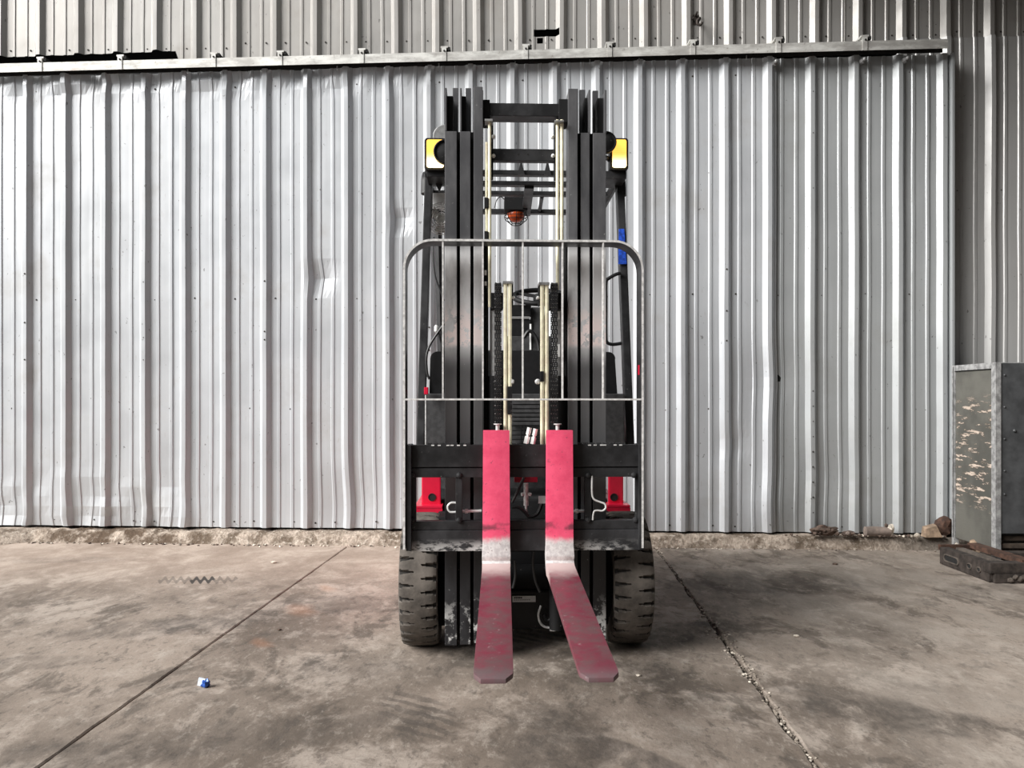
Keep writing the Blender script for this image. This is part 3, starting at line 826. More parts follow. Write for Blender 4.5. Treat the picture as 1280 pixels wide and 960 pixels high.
for x in (541, 549, 560, 565, 573, 581, 737, 744, 752, 756, 769, 776):
    pb(ne, x-1.9, 555.9, x+1.9, 557.2, .0405, .046)
ne.build('notch_rub', M_STEEL, car, kind='stuff', label='bright rubbed notch')

# forks
def fork(hpx, tpx, label):
    hc = L(hpx, 700, 0); tc = L(tpx, 840, -1.0)
    w = .0535; zt = lz(538, 0); zh = lz(708, -.04); ztip = lz(848, -1.0)
    ang = math.atan2(tc.x-hc.x, 1.0)
    dz = (zh-ztip)/.96
    def top(y): return zh-dz*(-.04-y)
    S = []    # stations: (front/top point, back/bottom point, half width)
    S.append(((0, zt), (.038, zt), w*.955)); S.append(((0, zh+.075), (.038, zh+.075), w*1.0))
    S.append(((-.012, zh+.036), (.041, zh+.036), w*1.035)); S.append(((-.013, zh+.029), (.041, zh+.03), w*1.035))
    for a in (35, 55, 75):
        q = math.radians(a)
        S.append(((-.035+.035*math.cos(q), zh+.035-.035*math.sin(q)), (-.035+.078*math.cos(q)-.005*math.sin(q), zh+.035-.078*math.sin(q)), w*1.02))
    for y in (-.06, -.12, -.3, -.5, -.7, -.85, -.95, -.968, -1.0):
        th = .041-.028*(-y)/1.0
        S.append(((y, top(y)), (y, top(y)-th), w if y > -.96 else (w if y > -.965 else (w*.97 if y > -.98 else w*.62))))
    m = MB(); vs = []; fs = []
    for (y1, z1), (y2, z2), ww in S:
        for y, z in ((y1, z1), (y2, z2)):
            for sx in (-1, 1): vs.append((sx*ww, y, z))
    for i in range(len(S)-1):
        a, b = i*4, i*4+4; mi = 0 if i < 5 else 1
        m.f += [(a, a+1, b+1, b), (a+2, b+2, b+3, a+3), (a, b, b+2, a+2), (a+1, a+3, b+3, b+1)]; m.mi += [mi]*4
    e = (len(S)-1)*4
    m.f += [(0, 2, 3, 1), (e, e+1, e+3, e+2)]; m.mi += [0, 1]
    # sweep sideways along the blade
    for x, y, z in vs:
        sx = hc.x+x+(math.tan(ang)*(-y) if y < 0 else 0); m.v.append((sx, y, z))
    return m.build('fork', [M_SHANK, M_BLADE], fl, bevel=.0022, smooth=True, label=label)
fork(620.4, 616.5, 'red fork standing straight ahead'); fork(699.8, 751.5, 'red fork splayed outwards')

# pipes and fittings seen through the carriage
def pipe(pts, r, mat, yl, parent=fl, name='hydraulic_pipe'):
    return hose([L(px, py, yl) for px, py in pts], r, mat, name, 8, parent)
pipe([(570, 628.5), (564, 628.5), (560, 632), (560, 636.5), (563, 640), (570, 640)], .0042, M_CHROME, .068)
pipe([(740, 595), (740, 616), (742.5, 624), (750, 627.5), (756, 630), (757, 635), (753, 638.5), (747, 638), (743, 639), (741.5, 643), (741, 650)], .0036, M_CHROME, .045)
for a, b in ((578, 602), (716, 731)):
    m = MB(); p = L(a, 639, .09); q = L(b, 638.5, .09); m.tube([p, q], .006, 8); m.tube([p+Vector((.01, 0, 0)), p+Vector((.022, 0, 0))], .010, 6); m.build('pipe_fitting', M_CHROME, fl, smooth=True)
m = MB(); a = L(657.5, 604, .16); b = L(657.5, 632, .16); m.tube([a, b], .010, 12); m.tube([b, b-Vector((0, 0, .03))], .005, 8)
for dx in (-.018, .02): m.tube([a+Vector((dx*.4, 0, -.045)), a+Vector((dx, -.006, -.045))], .008, 6)
m.build('hydraulic_fitting', M_STEEL, fl, smooth=True)
part('hydraulic_tag', M_WHITE, [(673, 620, 686, 629.5, .13, .134)], bevel=0, label='white label')
pipe([(640, 634), (648, 634), (656, 640), (662, 646), (672, 642), (678, 628)], .007, M_HOSEB, .15, name='hydraulic_hose'); pipe([(655, 597), (648, 612), (640, 628)], .006, M_HOSEB, .17, name='hydraulic_hose')
pipe([(643, 700), (644, 720), (641, 735)], .006, M_HOSEB, .16, name='hydraulic_hose'); pipe([(667, 690), (666, 705), (669, 725), (675, 740)], .006, M_HOSEB, .16, name='hydraulic_hose')
part('mast_valve_block', M_RED, [(643, 596, 672, 603, .30, .34)])
for p0, p1 in (((662, 534.5), (657.5, 554.5)), ((669.5, 536), (665.5, 555))):
    m = MB(); a = L(*p0, .05); b = L(*p1, .05); d = (b-a)
    m.tube([a, a+d*.45], .009, 8); m.tube([a+d*.45, a+d*.55], .006, 8); m.tube([a+d*.55, b], .0105, 6); m.build('hose_coupling', M_CHROME, fl, smooth=True)
# axle box with its label and the low fitting
part('axle_cover', M_BLACK, [(560, 738, 752, 786, .42, .6)]); part('axle_cover_lip', M_BLACK2, [(620, 738, 694, 741, .41, .425)])
lab = part('maker_plate', M_WHITE, [(640.6, 745, 669.6, 752.6, .405, .419)], bevel=0, label='white sticker with small print')
m = MB()
for k in range(5): pb(m, 642.6+k*2.1, 746.2, 644.2+k*2.1, 748.2, .404, .4055)
for k in range(9): pb(m, 642.6+k*2.3, 749.6, 644.2+k*2.3, 750.3, .404, .4055)
m.build('print', M_INK, lab, kind='stuff')
pipe([(676, 757), (673, 768), (675, 778), (681, 783.5), (690, 785)], .005, M_STEEL, .34); 
m = MB(); a = L(692.5, 788, .33); m.tube([a, a+Vector((0, 0, .045))], .011, 8); m.tube([a+Vector((0, 0, .045)), a+Vector((0, 0, .052))], .015, 6); m.tube([a+Vector((-.018, 0, .008)), a+Vector((.008, 0, .008))], .012, 8); m.build('hydraulic_fitting', M_CHROME, fl, smooth=True)
pipe([(680, 768), (684, 776), (691, 770), (694, 760)], .008, M_HOSEB, .36, name='hydraulic_hose')

# tyres: solid rubber with wedge-shaped cut lugs
def tyre(cx, cy, R, wid, nlug, name, wheel_side):
    m = MB(); NA, NW = nlug*12, 25
    prof = []
    for j in range(NW):
        s = -1+2*j/(NW-1); prof.append((s, R*(1-.030*abs(s)**4.5)))
    vs = []
    gm = []
    for i in range(NA):
        ph = i/12.
        for j, (s, r) in enumerate(prof):
            a = ph
            if s < 0: fr = abs((a % 1)-.5); e = (-s-.12)/.88
            else: fr = abs(((a+.5) % 1)-.5); e = (s-.12)/.88
            half = .02+.17*max(0, e)
            inside = e > .12 and fr < half*1.0+.0
            d = .017*min(1, (half-fr)/.07+.35) if inside else 0
            gm.append(inside)
            th = 2*PI*i/NA
            vs.append((s*wid/2, math.cos(th)*(r-d), math.sin(th)*(r-d)))
    fs = []; mi = []
    for i in range(NA):
        i2 = (i+1) % NA
        for j in range(NW-1):
            q = (i*NW+j, i*NW+j+1, i2*NW+j+1, i2*NW+j); fs.append(q); mi.append(1 if sum(gm[k] for k in q) >= 3 else 0)
    k0 = len(vs)
    rings = ((-1.06, R*.90), (-1.05, R*.80), (-.95, R*.62), (-.6, R*.60))
    for sgn in (-1, 1):
        prev = [i*NW+(0 if sgn < 0 else NW-1) for i in range(NA)]
        for s, r in rings:
            st = len(vs)
            for i in range(NA):
                th = 2*PI*i/NA; vs.append((-sgn*s*wid/2*1.0, math.cos(th)*r, math.sin(th)*r))
            for i in range(NA):
                i2 = (i+1) % NA; fs.append((prev[i], prev[i2], st+i2, st+i)); mi.append(0)
            prev = list(range(st, st+NA))
    m.v = vs; m.f = fs; m.mi = mi
    o = m.build(name, [M_RUBBER, M_GROOVE], fl); o.location = (cx, cy, R)
    m = MB(); m.lathe([(.02, -wid*.30), (R*.3, -wid*.32), (R*.34, -wid*.1), (R*.55, -wid*.08), (R*.61, -wid*.35), (R*.61, wid*.35), (R*.5, wid*.3), (R*.2, wid*.3)], (0, 0, 0), 'x', 32)
    m.build('wheel_rim', M_BLACK2, o, smooth=True)
    return o
RT = .285; YA = .43
tl0, tl1 = lx(500.5, YA-.22), lx(546, YA-.22); tr0, tr1 = lx(767, YA-.22), lx(815, YA-.22)
tyre((tl0+tl1)/2, YA, RT, tl1-tl0, 32, 'tyre', -1); tyre((tr0+tr1)/2, YA, RT, tr1-tr0, 32, 'tyre', 1)
for sx in (-1, 1): tyre(sx*.42, 1.72, .215, .13, 26, 'rear_tyre', sx)
m = MB(); m.tube([(tl0+.05, YA, RT), (tr1-.05, YA, RT)], .055, 16); m.build('front_axle', M_BLACK2, fl, smooth=True)
m = MB(); m.tube([(-.4, 1.72, .215), (.4, 1.72, .215)], .04, 12); m.build('rear_axle', M_BLACK2, fl, smooth=True)

for a, b in ((545, 559), (753, 768)):
    yf = .36
    m = MB(); m.box((lx(a, yf), yf, .09), (lx(b, yf), .60, .56)); m.build('drive_unit', M_BLACK2, fl, bevel=.01)
# body: red chassis fronts, fenders, floor, hood, counterweight
for (a, b, h) in ((527, 551, 540), (761, 779.5, 767.5)):
    yf = .62
    o = part('chassis_front', M_RED, [(a, 590, b, 632, yf, yf+.03)], bevel=.006, label='red front panel')
    m = MB(); p = L(h, 621.5, yf); m.lathe([(.018, .002), (.018, -.003), (.015, -.003), (.015, -.001)], p, 'y', 20); m.build('tow_hole', M_DARK, o)
for s, (a, b) in ((-1, (519, 553)), (1, (759, 788))):
    yf = .55
    m = MB(); x0, x1 = lx(a, yf), lx(b, yf); z = lz(632, yf)
    m.prism([(x0, z-.012), (x1, z-.012), (x1, z), (x0, z)], yf, 1.0); m.build('fender', M_RED, fl, bevel=.003)
    m = MB(); m.box((x0, yf+.0, z-.06), (x1, yf+.012, z-.0125)); m.build('fender_lip', M_RED, fl)
    xo = x0 if s < 0 else x1
    part('side_frame', M_RED, [], fl) if False else None
    m = MB(); m.box((xo-.015, .7, .22), (xo+.015, 1.45, z-.015)); m.build('side_panel', M_RED, fl, bevel=.005)
def fbox(name, mat, a, b, bevel=.01, parent=fl, label=None):
    m = MB(); m.box(a, b); return m.build(name, mat, parent, bevel=bevel, label=label, smooth=False)
fbox('chassis', M_BLACK2, (-.36, .5, .14), (.36, 1.6, .5)); fbox('chassis_floor', M_BLACK2, (-.42, .66, .5), (.42, 1.2, .60))
# front cowl (stepped), seen between and beside the rails
part('cowl', M_GREYPL, [(531, 492, 781, 596, .72, .80)], bevel=.006, label='dark grey front cowl')
def cowl_top():
    a, b = lx(537, .84), lx(770.5, .84); z0, z1 = lz(494, .84), lz(440, .84)
    m = MB(); m.prism([(a, z0), (b, z0), (b-.012, z1-.03)]+[(x, z) for x, z in arc(b-.045, z1-.035, .035, 0, 90, 5)]+[(x, z) for x, z in arc(a+.04, z1-.035, .035, 90, 180, 5)], .81, .93)
    return m.build('cowl_top', M_PLASTIC, fl, bevel=.004)
cowl_top()
part('dash_panel', M_PLASTIC, [(614, 438, 706, 492, .78, .80)])
gp = MB()
for k in range(7):
    z = 496+k*5.2; pb(gp, 640, z, 676, z+3.9, .705, .722)
gp.build('floor_mat_rib', M_GREYPL, fl, kind='stuff', label='ribbed grey front panel')
gg = MB()
for k in range(5): pb(gg, 638, 532+k*5.6, 680, 533.4+k*5.6, .69, .70)
for k in (651, 655): pb(gg, k, 532, k+1.3, 560, .688, .70)
gg.build('front_grille', M_BLACK2, fl, kind='stuff')
# dash, column, wheel, seat
part('dash_hood', M_PLASTIC, [(636, 381, 664, 395, .95, 1.0), (636, 399, 664, 420, .95, 1.0)], bevel=.004, kind=None)
part('dash_strip', M_GREYSTEEL, [(638, 395.5, 662, 398.5, .945, .97)], bevel=.001)
part('dash_front', M_GREYPL, [(634, 420, 690, 442, .93, 1.0)])
m = MB(); m.hexa([L(660, 442, .94), L(684, 442, .94), L(680, 384, .98), L(664, 384, .98), L(660, 442, 1.04), L(684, 442, 1.04), L(680, 384, 1.08), L(664, 384, 1.08)]); m.build('steering_column', M_GREYPL, fl, bevel=.006)
m = MB(); a = L(663.5, 405, .93); m.tube([a, a-Vector((0, 0, .13))], .006, 8); m.build('tilt_lever', M_CHROME, fl, smooth=True)
sw = MB(); cc = L(675, 371, 1.0); rr = .135; tl = math.radians(22)
ring = [cc+Vector((rr*math.cos(t_), rr*math.sin(t_)*math.cos(tl), rr*math.sin(t_)*math.sin(tl))) for t_ in [2*PI*k/32 for k in range(33)]]
sw.tube(ring, .013, 10, cap=False)
for t_ in (.5, 2.6, 4.7): sw.tube([cc, cc+Vector((rr*math.cos(t_), rr*math.sin(t_)*math.cos(tl), rr*math.sin(t_)*math.sin(tl)))], .009, 6)
sw.lathe([(.035, -.02), (.035, .01), (.02, .016)], cc, 'z', 16)
sw.build('steering_wheel', M_PLASTIC, fl, smooth=True)
pipe([(655, 422), (661, 414), (668, 418), (673, 430), (674, 450)], .010, M_HOSEB, .90, name='control_hose')
fbox('battery_hood', M_GREYPL, (-.45, 1.12, .58), (.45, 1.62, .86), .02)
m = MB(); m.prism([(-.21, .86), (.21, .86), (.21, .95), (-.21, .95)], 1.15, 1.58); m.build('seat', M_PLASTIC, fl, bevel=.03, smooth=True)
m = MB(); m.hexa([(-.2, 1.50, .93), (.2, 1.50, .93), (.17, 1.62, 1.36), (-.17, 1.62, 1.36), (-.2, 1.6, .93), (.2, 1.6, .93), (.17, 1.70, 1.36), (-.17, 1.70, 1.36)]); m.build('seat_back', M_PLASTIC, fl, bevel=.03, smooth=True)
fbox('counterweight', M_RED, (-.46, 1.62, .16), (.46, 2.02, .90), .05)
# overhead guard
YG = .95
def leg(x0, y0, x1, y1, ytop, ybot, w, name='guard_leg'):
    m = MB(); a = L(x0, y0, ytop); b = L(x1, y1, ybot); hw = (lx(x0+w, ytop)-lx(x0, ytop))/2
    m.hexa([b+Vector((-hw, 0, 0)), b+Vector((hw, 0, 0)), a+Vector((hw, 0, 0)), a+Vector((-hw, 0, 0)), b+Vector((-hw, .06, 0)), b+Vector((hw, .06, 0)), a+Vector((hw, .06, 0)), a+Vector((-hw, .06, 0))])
    return m.build(name, M_BLACK, fl, bevel=.005)
leg(535.5, 222, 525, 560, YG, .74, 9.5); leg(775.5, 222, 788.5, 560, YG, .74, 9.5)
for px in (531.8, 779.5): 
    pass
zg = lz(217, YG)
gx0, gx1 = L(531, 217, YG).x, L(779, 217, YG).x
for sx in (gx0, gx1):
    m = MB(); m.tube(curve_pts([(sx, YG+.03, zg-.10), (sx, YG+.05, zg-.02), (sx, YG+.12, zg+.02), (sx, YG+.3, zg+.02)]), .022, 8)
    m.tube([(sx, YG+.25, zg+.02), (sx, 1.95, zg+.0)], .022, 8); m.build('guard_side_bar', M_BLACK, fl, smooth=True)
    m = MB(); m.tube([(sx*.98, 1.95, zg+.005), (math.copysign(.42, sx), 1.93, .85)], .024, 8); m.build('guard_rear_leg', M_BLACK, fl, smooth=True)
def gbar(py, yl, h, d, name='guard_bar', x0=gx0, x1=gx1, mat=M_BLACK):
    z = lz(py, yl); m = MB(); m.box((x0, yl, z-h), (x1, yl+d, z)); return m.build(name, mat, fl, bevel=.004)
gbar(212.5, YG, .024, .045); gbar(226, 1.14, .022, .05); gbar(238.5, 1.36, .022, .05); gbar(261, 1.78, .026, .05)
for px in (651.5, 684.5, 595, 560, 735):      # forward-pointing gusset fins on the front bar
    m = MB(); p = L(px, 215, YG-.01); m.hexa([p+Vector((-.018, 0, -.012)), p+Vector((.018, 0, -.012)), p+Vector((.004, 0, .05)), p+Vector((-.004, 0, .05)), p+Vector((-.018, .03, -.012)), p+Vector((.018, .03, -.012)), p+Vector((.004, .03, .05)), p+Vector((-.004, .03, .05))])
    m.build('guard_fin', M_BLACK, fl)
m = MB(); a = L(661, 232, 1.20); b = L(661, 250, 1.5); m.hexa([(a.x-.025, 1.16, zg-.02), (a.x+.025, 1.16, zg-.02), (a.x+.025, 1.16, zg+.01), (a.x-.025, 1.16, zg+.01), (b.x-.025, 1.80, zg-.02), (b.x+.025, 1.80, zg-.02), (b.x+.025, 1.80, zg+.01), (b.x-.025, 1.80, zg+.01)]); m.build('guard_stringer', M_BLACK, fl)
m = MB(); a = L(677.5, 246, 1.42); b = L(674.5, 263, 1.78); m.tube([a, b], .011, 6); m.build('guard_stringer', M_BLACK, fl)
bx = part('beacon_mount', M_BLACK2, [(630.5, 246, 659.5, 262, 1.60, 1.72)])
p = L(645, 266.5, 1.66)
m = MB(); m.lathe([(.05, 0), (.052, -.012), (.046, -.030), (.030, -.048), (.008, -.054)], p, 'z', 20)
bc = m.build('beacon', M_ORANGE, fl, smooth=True, label='orange beacon hanging in a wire cage')
m = MB()
for k in range(8):
    t_ = 2*PI*k/8; d = Vector((math.cos(t_), math.sin(t_), 0))
    m.tube(curve_pts([p+d*.058, p+d*.068+Vector((0, 0, -.02)), p+d*.062+Vector((0, 0, -.04)), p+d*.03+Vector((0, 0, -.068))], 3), .0022, 5)
for r, z in ((.068, -.02), (.063, -.04), (.03, -.068)):
    m.tube([p+Vector((r*math.cos(2*PI*k/20), r*math.sin(2*PI*k/20), z)) for k in range(21)], .0022, 5, cap=False)
m.build('beacon_cage', M_BLACK2, fl, kind='stuff')
pipe([(618, 260), (621, 250), (626, 246), (631, 250)], .003, M_HOSEB, 1.7, name='beacon_cable')
# lamps at the front of the guard
def signal(x0, y0, x1, y1, yl, label):
    m = MB(); a = L(x0, y1, yl); b = L(x1, y0, yl); cx_, cz_ = (a.x+b.x)/2, (a.z+b.z)/2; hw, hh = (b.x-a.x)/2, (b.z-a.z)/2
    def rr_(w, h, r): 
        return arc(cx_+w-r, cz_-h+r, r, -90, 0, 4)+arc(cx_+w-r, cz_+h-r, r, 0, 90, 4)+arc(cx_-w+r, cz_+h-r, r, 90, 180, 4)+arc(cx_-w+r, cz_-h+r, r, 180, 270, 4)
    m.prism(rr_(hw, hh, .014), yl, yl+.06); o = m.build('turn_signal', M_PLASTIC, fl, bevel=.003, label=label)
    m = MB(); m.prism(rr_(hw-.011, hh-.011, .010), yl-.012, yl-.0005); ln = m.build('signal_lens', M_AMBER, o, bevel=.003, label='lit amber lens')
    return o
signal(530.5, 172.5, 557.5, 212.5, .78, 'amber turn signal beside the fan'); signal(762.5, 172.5, 785.5, 212.5, .78, 'amber turn signal beside the blue decal')
def lamp(px, py, r, yl):
    m = MB(); p = L(px, py, yl); m.lathe([(r*.3, .08), (r*.75, .06), (r*.98, .02), (r, -.01), (r*.92, -.014), (r*.88, -.004)], p, 'y', 24); o = m.build('work_lamp', M_PLASTIC, fl, smooth=True)
    m = MB(); m.lathe([(r*.88, 0), (r*.5, -.008), (.004, -.012)], p+Vector((0, -.002, 0)), 'y', 24); m.build('lamp_glass', M_BLACK2, o, smooth=True)
lamp(557, 190, .058, .72); lamp(757, 178, .052, .72)
m = MB(); p = L(556, 172, .9); m.lathe([(.02, .05), (.05, .03), (.058, -.02), (.054, -.024)], p, 'y', 20); m.build('horn_cover', M_GREYSTEEL, fl, smooth=True)
for a, b in ((545, 556), (757, 768)):
    m = MB(); p = L(a if a < 600 else b, 214, .82); q = L(b if a < 600 else a, 196, .76); m.tube(curve_pts([p, (p.x*.6+q.x*.4, .82, q.z), q+Vector((0, .01, 0))]), .012, 8); m.build('lamp_stalk', M_BLACK, fl, smooth=True)
part('lamp_bracket', M_BLACK, [(533, 212.5, 562, 222, .80, .95)]); part('lamp_bracket', M_BLACK, [(757, 212.5, 783, 222, .80, .95)])
m = MB(); m.prism([(q.x, q.z) for q in (L(767, 222, .93), L(770, 240, .93), L(774, 222, .93))], .93, .94); m.build('bracket_gusset', M_BLACK, fl)
m = MB(); m.prism([(q.x, q.z) for q in (L(541, 222, .93), L(549, 240, .93), L(557, 222, .93))], .93, .94); m.build('bracket_gusset', M_BLACK, fl)
# cooling fan for the driver
fp = L(552, 274, 1.0)
m = MB(); m.lathe([(.022, .05), (.03, .02), (.03, -.0), (.02, -.01)], fp, 'y', 16)
for k in range(3):
    t_ = 2*PI*k/3+.4; d = Vector((math.cos(t_), 0, math.sin(t_))); e = Vector((-math.sin(t_), .35, math.cos(t_)))
    m.hexa([fp+d*.02-e*.012, fp+d*.02+e*.012, fp+d*.066+e*.028, fp+d*.066-e*.028]+[v+Vector((0, .004, 0)) for v in (fp+d*.02-e*.012, fp+d*.02+e*.012, fp+d*.066+e*.028, fp+d*.066-e*.028)])
fan = m.build('fan', M_RAIL, fl, smooth=True, label='grey cab fan in a wire cage')
m = MB()
for r in (.028, .039, .05, .061, .072, .081): m.tube([fp+Vector((r*math.cos(2*PI*k/28), -.03+.02*(r/.08)**2, r*math.sin(2*PI*k/28))) for k in range(29)], .0022, 5, cap=False)
for k in range(8):
    t_ = 2*PI*k/8; m.tube([fp+Vector((.02*math.cos(t_), -.032, .02*math.sin(t_))), fp+Vector((.081*math.cos(t_), -.01, .081*math.sin(t_)))], .0018, 5)
m.build('fan_cage', M_STEEL, fan, kind='stuff')
part('fan_plate', M_WHITE, [(541, 242, 561, 262, 1.02, 1.03)], bevel=.002)
# cables, grab handle, decal, mirror stalk
pipe([(542, 296), (541.5, 320), (544, 345), (550, 362), (555, 376)], .004, M_HOSEB, .80, name='cable')
pipe([(556, 404), (547, 416), (537, 432), (533, 447), (534, 466), (537, 474)], .006, M_HOSEB, .78, name='cable'); pipe([(546, 408), (551, 425), (555, 440)], .006, M_HOSEB, .80, name='cable')
m = MB(); p = L(545.5, 411, .79); m.lathe([(.004, -.02), (.011, -.012), (.011, .01), (.006, .018)], p, 'z', 12); m.build('lever_knob', M_CHROME, fl, smooth=True)
pipe([(776, 341.5), (770, 343), (761, 348), (757.5, 353), (757.3, 380), (757.3, 420), (759, 428), (766, 430.5), (778, 429)], .0085, M_PLASTIC, .86, name='grab_handle')
m = MB(); m.hexa([L(773, 330, .868), L(783.3, 330, .868), L(780.3, 286, .895), L(773.6, 286, .895)]+[v+Vector((0, .004, 0)) for v in (L(773, 330, .868), L(783.3, 330, .868), L(780.3, 286, .895), L(773.6, 286, .895))]); m.build('leg_decal', M_BLUE, fl, label='blue decal on the guard leg')
part('red_marker', M_RED, [(530, 484, 535, 493, .66, .70)]); part('red_marker', M_RED, [(799.5, 455, 803.6, 469, .05, .09)], label='red smear on the backrest')
part('cab_stay', M_STEEL, [(531.2, 494, 532.6, 556, .58, .60)], bevel=.001)

# ------------------------------------------------------------------ cabinet by the wall
cab = bpy.data.objects.new('cabinet', None); COL.objects.link(cab); cab.location = (3.1, 5.14, 0)
cab['label'] = 'grey steel cabinet with a peeling side panel beside the sliding door'; cab['category'] = 'cabinet'
def cbox(name, mat, a, b, bevel=.003, kind=None, label=None):
    m = MB(); m.box(a, b); return m.build(name, mat, cab, bevel=bevel, kind=kind, label=label)
cbox('side_panel', M_PEEL, (.012, .02, .10), (.022, .47, 1.262), .001, label='peeling grey-green side panel')
cbox('front_panel', M_CABGREY, (.03, -.004, .207), (1.0, .012, 1.302), .002)
cbox('back_panel', M_CABGREY, (.0, .475, .1), (1.0, .485, 1.30), .001)
m = MB(); m.box((0, -.012, .0), (.008, .035, 1.307)); m.box((.0085, -.012, .0), (.036, -.0045, 1.307)); m.build('corner_angle', M_ANGLE, cab, bevel=.002)
m = MB(); m.box((0, .036, 1.268), (.008, .47, 1.307)); m.box((.0085, .0, 1.30), (1.0, .47, 1.307)); m.build('top_angle', M_ANGLE, cab, bevel=.002)
cbox('rear_angle', M_ANGLE, (0, .471, 0), (.035, .50, 1.307), .002)
for k in range(4): cbox('slat', M_WOOD, (.05, .01+.03*(k % 2), .02+.045*k), (1.0, .03+.03*(k % 2), .05+.045*k), .002)
for z in (1.225, 1.02, .815, .61, .46):
    m = MB(); m.lathe([(.007, 0), (.007, -.003), (.003, -.007)], (.062, -.0045, z), 'y', 10); m.build('rivet', M_CABGREY, cab)
m = MB(); m.lathe([(.011, 0), (.011, -.004), (.005, -.012)], (.125, -.0045, .868), 'y', 10); m.build('rivet', M_CABGREY, cab)

# ------------------------------------------------------------------ rusty steel frame on the floor
rf = bpy.data.objects.new('steel_frame', None); COL.objects.link(rf); rf.location = (2.78, 4.66, 0)
rf['label'] = 'rusty slotted steel frame lying on the floor in front of the cabinet'; rf['category'] = 'scrap metal'
m = MB()
m.box((0, 0, .004), (.008, .54, .112)); m.box((.0085, 0, .104), (.055, .54, .112)); m.box((.0085, 0, .004), (.06, .54, .012))
m.build('channel_beam', M_RUSTDK, rf, bevel=.002)
def oval(cy, cz, hl, r):
    m = MB(); out = [(cy+hl+r*math.cos(a), cz+r*math.sin(a)) for a in [math.radians(-90+180*k/8) for k in range(9)]]+[(cy-hl+r*math.cos(a), cz+r*math.sin(a)) for a in [math.radians(90+180*k/8) for k in range(9)]]
    inn = [(cy+(y-cy)*.86, cz+(z-cz)*.72) for y, z in out]; n = len(out)
    m.add([(-.006, y, z) for y, z in out]+[(-.006, y, z) for y, z in inn]+[(.001, y, z) for y, z in out]+[(.001, y, z) for y, z in inn],
          [(i, (i+1) % n, n+(i+1) % n, n+i) for i in range(n)]+[(i, 2*n+i, 2*n+(i+1) % n, (i+1) % n) for i in range(n)]+[(n+i, n+(i+1) % n, 3*n+(i+1) % n, 3*n+i) for i in range(n)])
    m.build('slot_rim', M_RUSTPALE, rf)
    m = MB(); m.add([(-.0012, y, z) for y, z in inn], [tuple(range(n))]); m.build('slot', M_DARK, rf)
oval(.40, .056, .065, .024); oval(.20, .056, .006, .018); oval(.10, .056, .004, .016)
def bar(mat, a, b, name='flat_bar', bv=.003):
    m = MB(); m.box(a, b); return m.build(name, mat, rf, bevel=bv)
bar(M_RUSTPALE, (.10, .03, .094), (.15, .54, .108)); bar(M_RUST, (.19, .0, .104), (.26, .56, .134)); bar(M_RUSTDK, (.09, .02, .01), (.30, .52, .03), 'bottom_plate')
bar(M_RUSTDK, (.009, .0, .013), (.08, .05, .103)); bar(M_RUSTDK, (-.004, -.02, .0565), (.62, .06, .118), 'end_beam', .006); bar(M_RUSTDK, (.02, -.022, .0), (.62, .03, .056), 'end_beam', .006); bar(M_RUST, (.27, .03, .09), (.62, .14, .11)); bar(M_RUSTPALE, (.29, .2, .085), (.62, .26, .10)); bar(M_RUSTDK, (.29, .33, .08), (.62, .42, .11))
bar(M_RUST, (-.0, .53, .09), (.25, .56, .125), 'end_beam')
m = MB()
for i in range(9): rock(m, (.10+.03*i+random.uniform(-.01, .01), -.03, .03+random.uniform(-.012, .02)), (.02, .014, .016), 1, seed=i)
m.build('rust_flake', M_RUSTPALE, rf, kind='stuff')

# ------------------------------------------------------------------ rubble on the kerb, litter
def ky(x): return YD-K*x
ZK = .094
def clump(name, px, hw, hh, n, label, seed):
    x = on_wall(px, YD-.075); y = ky(x)-.075; rs = random.Random(seed); m = MB()
    rock(m, (0, 0, hh*.35), (hw*.9, .04, hh*.55), 3, 0, seed=seed)
    for k in range(n):
        u = rs.uniform(-1, 1); q = rs.uniform(.008, .020)
        rock(m, (u*hw*.85, rs.uniform(-.035, .02), hh*(1-u*u)*rs.uniform(.25, .85)), (q, q, q*.8), 1, rs.choice((0, 0, 1, 2)), seed=seed+k)
    zm = min(v[2] for v in m.v)
    o = m.build(name, [M_STONEDK, M_CLAY, M_RUST]); o.location = (x, y, ZK-zm-.003); o['label'] = label; o['category'] = 'debris'; return o
def thing_rock(name, px, py, size, mat, label, cat, sub=2, seed=1, group=None, dy=-.075, tz=None):
    x = on_wall(px, YD+dy); y = ky(x)+dy
    m = MB(); rock(m, (0, 0, 0), size, sub, seed=seed); zmin = min(v[2] for v in m.v)
    o = m.build(name, mat, None); o.location = (x, y, (ZK if tz is None else tz)-zmin-.002); o['label'] = label; o['category'] = cat
    if group: o['group'] = group
    return o
clump('dirt_clod', 1031, .10, .062, 26, 'low dark clod of dirt and leaves lying on the kerb against the door', 2)
clump('debris_heap', 1061, .048, .028, 12, 'thin dark scatter of dirt between the long clod and the clay roll', 4)
cl = bpy.data.objects.new('clay_pipe', None); COL.objects.link(cl); cx = on_wall(1099, YD-.08); cl.location = (cx, ky(cx)-.07, ZK+.033)
cl['label'] = 'grey-brown roll like a broken pipe lying along the kerb'; cl['category'] = 'debris'
m = MB(); m.tube([(-.10, 0, 0), (-.095, 0, 0), (-.03, 0, .001), (.04, .0, -.002), (.08, 0, -.003)], [.025, .034, .035, .034, .031], 14); m.build('roll', M_CLAY, cl, smooth=True)
m = MB(); rock(m, (.085, 0, .018), (.026, .024, .034), 2, seed=3); m.build('broken_end', M_PALE, cl)
m = MB(); rock(m, (.055, 0, .042), (.014, .014, .016), 1, seed=5); m.build('dark_lump', M_STONEDK, cl)
m = MB(); m.hexa([(-.06, -.04, 0), (.06, -.04, 0), (.02, -.035, .085), (-.055, -.03, .06), (-.06, .03, 0), (.07, .03, 0), (.03, .03, .09), (-.05, .03, .07)])
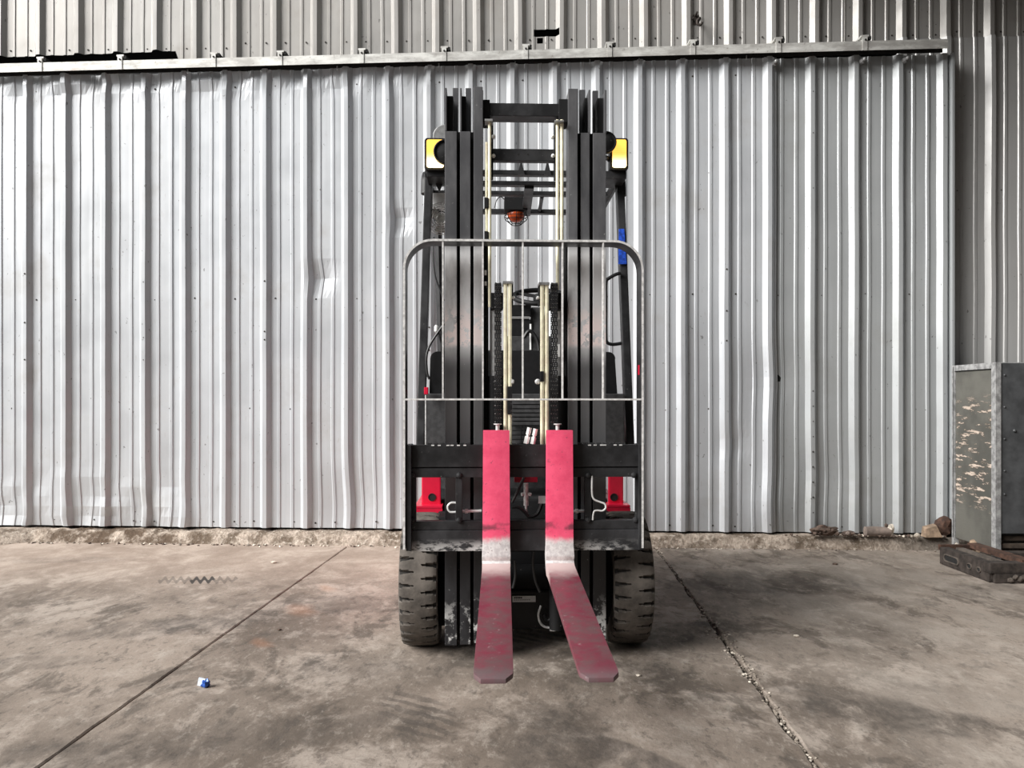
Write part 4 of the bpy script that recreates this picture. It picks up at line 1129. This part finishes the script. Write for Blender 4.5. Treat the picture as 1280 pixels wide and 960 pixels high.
o = m.build('tan_stone', M_STONE, None, bevel=.004); cx = on_wall(1166, YD-.1); o.location = (cx, ky(cx)-.08, ZK-.0); o['label'] = 'tan broken stone standing on the kerb near the cabinet'; o['category'] = 'stone'
thing_rock('dark_stone', 1180, 652, (.062, .05, .075), M_RUST, 'tall dark reddish-brown stone behind the tan stone', 'stone', 2, 8, dy=-.02)
for px, r, mat, nm, lb in ((1136, .012, M_STONEDK, 'pebble', 'small black pebble on the kerb beside the clay roll'), (1146, .022, M_PALE, 'pebble', 'pale pebble on the kerb next to the tan stone'),
                           (1209, .018, M_PALE, 'pebble', 'white chip at the foot of the peeling panel'), (1213, .022, M_BRICK, 'brick_chip', 'red brick chip at the foot of the peeling panel'),
                           (1196, .02, M_CLAY, 'pebble', 'brown-grey pebble between the dark stone and the white chip')):
    thing_rock(nm, px, 660, (r, r*.8, r*.8), mat, lb, 'stone', 1, int(px), dy=-.11)
thing_rock('rubble_heap', 1213, 660, (.10, .06, .045), M_STONEDK, 'low dark heap of soil against the foot of the cabinet', 'debris', 3, 6, dy=.0)
for px, dd, s, mat, lb in ((1222, -.42, .035, M_PALE, 'pale stone chip between the cabinet post and the rusty frame'), (1236, -.46, .045, M_STONE, 'brown stone leaning on the cabinet post behind the rusty frame')):
    x = 3.0 if px < 1230 else 3.06; y = 5.40 if px < 1230 else 5.30
    m = MB(); rock(m, (0, 0, 0), (s*.8, s*.8, s*1.5), 2, seed=px); zm = min(v[2] for v in m.v)
    o = m.build('stone_chip', mat, None); o.location = (x, y, -zm-.002); o['label'] = lb; o['category'] = 'stone'
# blue wrapper
wr = bpy.data.objects.new('wrapper', None); COL.objects.link(wr); X, Y = G(255, 859); wr.location = (X, Y, 0)
wr['label'] = 'crumpled blue and white plastic wrapper on the bare concrete'; wr['category'] = 'litter'
m = MB(); rock(m, (.006, 0, .013), (.016, .015, .017), 2, seed=11)
m.v = [(x+.004*math.sin(x*900+z*700), y, max(z+.003*math.sin(y*800+x*500), 0)) for x, y, z in m.v]; m.build('wrapper_ball', M_BLUEFOIL, wr)
m = MB(); m.hexa([(-.024, -.004, .008), (.002, -.008, .004), (.006, -.004, .030), (-.020, .0, .034), (-.024, .0, .006), (.002, -.004, .004), (.006, .001, .031), (-.018, .004, .036)]); m.build('wrapper_flap', M_WHITEFOIL, wr, label='white flap')
# small bits on the floor
for px, py, s, mat, lb in ((342, 704, .022, M_PALE, 'small white chip on the pale dusty concrete near the kerb'), (1044, 706, .02, M_STONEDK, 'dark flat chip on the grey concrete near the kerb'), (798, 845, .012, M_PALE, 'pale crumb on the concrete beside the splayed fork tip'),
                       (349, 788, .012, M_STONEDK, 'dark crumb on the concrete beside the straight joint'), (996, 796, .014, M_PALE, 'pale crumb on the concrete past the gravelly joint')):
    X, Y = G(px, py); m = MB(); rock(m, (0, 0, 0), (s, s*.7, s*.4), 1, seed=px); zm = min(v[2] for v in m.v)
    o = m.build('concrete_chip', mat, None); o.location = (X, Y, -zm-.001); o['label'] = lb; o['category'] = 'debris'
